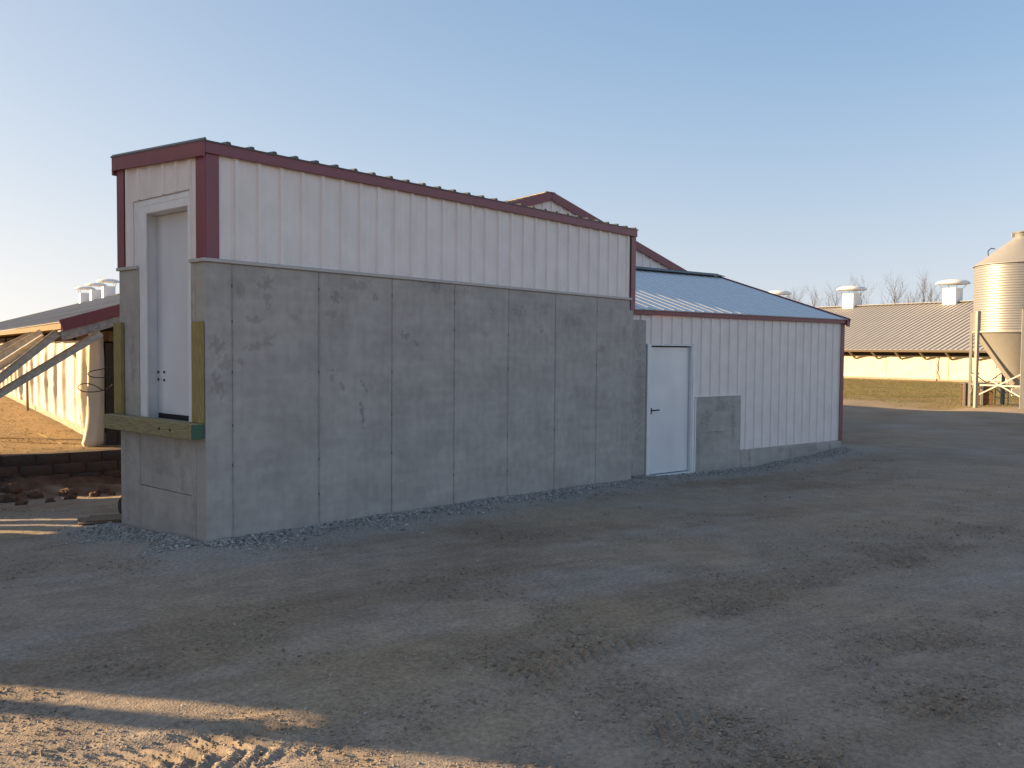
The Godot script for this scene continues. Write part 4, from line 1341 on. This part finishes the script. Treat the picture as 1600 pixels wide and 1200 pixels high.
func make_stones() -> void:
	rng.seed = 77
	var spin := func(s: float): return Basis(Vector3(rng.randf_range(-1, 1), rng.randf_range(-1, 1), rng.randf_range(-1, 1)).normalized(), rng.randf() * TAU).scaled(Vector3(s, s * rng.randf_range(0.55, 0.9), s * rng.randf_range(0.7, 1.0)))
	var xs := [[], [], []]
	var cs := [[], [], []]
	# crushed limestone heaped along the walls
	var segs := [[Vector2(-2.6, 7.22), Vector2(1.70, 12.27), 6.64, 20000], [Vector2(-3.85, 8.22), Vector2(-2.62, 7.2), 1.6, 7000], [Vector2(1.75, 12.65), Vector2(6.3, 16.1), 5.7, 12000]]
	for s in segs:
		var d: Vector2 = (s[1] - s[0]).normalized()
		var nn := Vector2(d.y, -d.x)
		for k in s[3]:
			var f := rng.randf()
			var away := absf(rng.randfn(0.0, 0.30)) + 0.01
			var wob := 0.7 + 0.9 * n_lane.get_noise_2d(f * s[2] * 2.5, 7.0)
			away *= max(wob, 0.15)
			var p: Vector2 = s[0] + d * (f * s[2]) + nn * away
			var r := rng.randf_range(0.005, 0.012) if rng.randf() < 0.9 else rng.randf_range(0.012, 0.026)
			var i := rng.randi() % 3
			xs[i].append(Transform3D(spin.call(r), at(p.x, p.y, surface(p.x, p.y) + r * 0.2 + max(0.0, 0.014 - away * 0.06))))
			var g := rng.randf_range(0.26, 0.46) if rng.randf() < 0.85 else rng.randf_range(0.14, 0.24)
			cs[i].append(Color(g, g * 0.945, g * 0.88))
	for k in 60000:
		var z := 2.7 + 15.0 * pow(rng.randf(), 1.6)
		var x := rng.randf_range(-0.72, 0.72) * (z + 1.0)
		if n_lane.get_noise_2d(x * 0.8, z * 0.8 + 60) + rng.randf_range(-0.35, 0.35) < -0.05: continue
		var r := rng.randf_range(0.002, 0.0055) if rng.randf() < 0.95 else rng.randf_range(0.0055, 0.014)
		var i := rng.randi() % 3
		xs[i].append(Transform3D(spin.call(r), at(x, z, surface(x, z) + r * 0.15)))
		var c := Color(0.34, 0.29, 0.24).lerp(Color(0.50, 0.46, 0.42), rng.randf()) * rng.randf_range(0.65, 1.0)
		cs[i].append(c)
	for k in 90000:
		var z := 2.7 + 12.0 * pow(rng.randf(), 1.4)
		var x := rng.randf_range(-0.68, 0.68) * (z + 0.5)
		var pn := n_patch.get_noise_2d(x * 1.6 - 20, z * 1.6) + 0.5 * n_mid.get_noise_2d(x * 0.4, z * 0.4)
		if pn + rng.randf_range(-0.12, 0.12) < 0.20: continue
		var r := rng.randf_range(0.003, 0.010) if rng.randf() < 0.93 else rng.randf_range(0.010, 0.020)
		var i := rng.randi() % 3
		xs[i].append(Transform3D(spin.call(r), at(x, z, surface(x, z) + r * 0.1)))
		cs[i].append(ground_color(x, z, Vector2(9, 0)) * rng.randf_range(0.42, 0.75))
	for k in 40000:
		var tr: Array = tracks[rng.randi() % 3]
		var q := rng.randi() % (tr.size() - 1)
		var a := Vector2(tr[q][0], tr[q][1])
		var e := Vector2(tr[q + 1][0], tr[q + 1][1])
		var p := a.lerp(e, rng.randf()) + (e - a).normalized().orthogonal() * rng.randfn(0.0, 0.22)
		if n_patch.get_noise_2d(p.x * 2.2 + 50, p.y * 2.2) + rng.randf_range(-0.25, 0.25) < 0.02: continue
		var r := rng.randf_range(0.003, 0.009) if rng.randf() < 0.9 else rng.randf_range(0.009, 0.018)
		var i := rng.randi() % 3
		xs[i].append(Transform3D(spin.call(r), at(p.x, p.y, surface(p.x, p.y) + r * 0.1)))
		cs[i].append(ground_color(p.x, p.y, Vector2(9, 0)) * rng.randf_range(0.5, 0.78))
	for i in 3: scatter("gravel", "loose grey gravel strewn over the yard and along the walls", stone_mesh(60 + i), xs[i], cs[i])

func make_grass() -> void:
	rng.seed = 88
	var b := MB.new()
	for k in 7:
		var a := TAU * k / 7.0 + rng.randf()
		var d := Vector3(cos(a), 0, sin(a))
		var s := Vector3(-sin(a), 0, cos(a)) * 0.018
		var p := d * rng.randf_range(0.0, 0.07)
		var h := rng.randf_range(0.025, 0.055)
		b.tri(p - s, p + s, p + d * 0.06 + Vector3(0, h, 0), d + Vector3.UP * 0.3)
	var m := b.mesh()
	var xs := []
	var cs := []
	for k in 90000:
		var z := rng.randf_range(20, 50)
		var x := rng.randf_range(7.5, 30)
		var u := x * BU.x + z * BU.y
		var g := u + 2.6 * n_patch.get_noise_2d(x * 0.5, z * 0.5)
		if g < 25.0 + 3.5 * rng.randf() or u > 44.4 - 2.0 * rng.randf() * rng.randf(): continue
		if x / z < 0.34 or x / z > 0.66: continue
		if n_lane.get_noise_2d(x * 0.9, z * 0.9) + rng.randf_range(-.3, .3) < -0.12: continue
		xs.append(Transform3D(Basis(Vector3.UP, rng.randf() * TAU).scaled(Vector3.ONE * rng.randf_range(0.3, 0.62)), at(x, z, ground_height(x, z) + 0.002)))
		cs.append(Color(0.24, 0.22, 0.095).lerp(Color(0.34, 0.29, 0.145), rng.randf()))
	scatter("grass", "short olive grass between the yard and the distant barn", m, xs, cs)
	# straw and dry weeds on the terrace
	var xs2 := []
	var cs2 := []
	for k in 5000:
		var u := rng.randf_range(-3.5, 2.2)
		var v := rng.randf_range(13.3, 26.0)
		var p := BU * u + BV * v
		xs2.append(Transform3D(Basis(Vector3.UP, rng.randf() * TAU) * Basis(Vector3.RIGHT, rng.randf_range(-0.9, 0.9)) * Basis.from_scale(Vector3.ONE * rng.randf_range(0.12, 0.32)), at(p.x, p.y, ground_height(p.x, p.y))))
		cs2.append(Color(0.36, 0.25, 0.12).lerp(Color(0.50, 0.37, 0.19), rng.randf()))
	scatter("straw_litter", "dry straw litter strewn over the earth terrace", m, xs2, cs2)

# ---------- shed outside the frame that shades the yard ----------
func make_shed() -> void:
	var t := thing("machine_shed", "tall plank machine shed standing left of the yard", "shed", at(-9.5, 5.10), 0.0)
	# own axes: z away from the camera is negative; its east wall has gaps between planks near the ground
	var wall := [[0.0, 0.155, 0.0, 4.9], [0.155, 0.31, 2.25, 4.9], [0.31, 3.62, 0.0, 4.9], [3.62, 3.74, 1.35, 4.9], [3.74, 3.98, 0.0, 4.9], [3.98, 4.06, 1.4, 4.9], [4.06, 4.30, 0.0, 4.9], [4.30, 4.42, 1.35, 4.9], [4.42, 6.1, 0.0, 4.9]]
	for w in wall: boxed(t, "wall_plank", Vector3(-0.06, w[2] - (0.3 if w[2] == 0.0 else 0.0), -w[1]), Vector3(0.0, w[3], -w[0]), M.shed, 0.0)
	var g := MB.new()
	g.quad(Vector3(0, 4.9, 0), Vector3(0, 4.9, -6.1), Vector3(0, 5.9, -3.05), Vector3(0, 5.9, -3.05), Vector3(1, 0, 0))
	g.tri(Vector3(0, 4.9, 0), Vector3(0, 4.9, -6.1), Vector3(0, 5.9, -3.05), Vector3(1, 0, 0))
	part(t, "gable", g, M.shed)
	for s in [0.0, -6.1]:
		var r := MB.new()
		r.bar(Vector3(-3.0, 4.9 - 0.02, s), Vector3(-3.0, 5.92, -3.05), 6.2, 0.05, Vector3.UP)
		part(t, "roof_slope", r, M.roof_old)
	for x in [-2.0, -4.0, -6.0]:
		for z in [-2.6, -5.9]: boxed(t, "post", Vector3(x - 0.1, -0.3, z - 0.1), Vector3(x + 0.1, 4.9, z + 0.1), M.shed)

func _ready() -> void:
	rng.seed = 1
	var cam := Camera3D.new()
	cam.fov = 48.16
	cam.near = 0.05
	cam.far = 3000
	cam.position = Vector3(0, 1.66, 0)
	cam.rotation = Vector3(-0.03912, 0, 0.00811)
	cam.current = true
	add_child(cam)
	var env := Environment.new()
	env.background_mode = Environment.BG_SKY
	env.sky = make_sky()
	env.tonemap_mode = Environment.TONE_MAPPER_LINEAR
	env.tonemap_exposure = EXPOSURE
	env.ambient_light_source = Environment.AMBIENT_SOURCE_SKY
	env.sdfgi_enabled = true
	env.ssao_enabled = true
	env.ssil_enabled = true
	var we := WorldEnvironment.new()
	we.environment = env
	add_child(we)
	var sun := DirectionalLight3D.new()
	sun.light_energy = 1.6
	sun.light_color = Color(1.0, 0.85, 0.64)
	sun.light_angular_distance = 0.5
	sun.shadow_enabled = true
	add_child(sun)
	sun.look_at_from_position(sun_dir() * 50.0, Vector3.ZERO)
	make_materials()
	print("materials ", Time.get_ticks_msec())
	make_ground()
	print("ground ", Time.get_ticks_msec())
	make_chute()
	make_room()
	make_barn()
	make_far_barn()
	make_shed()
	make_bin()
	make_trees()
	make_left()
	print("objects ", Time.get_ticks_msec())
	make_stones()
	make_grass()
	print("done ", Time.get_ticks_msec())
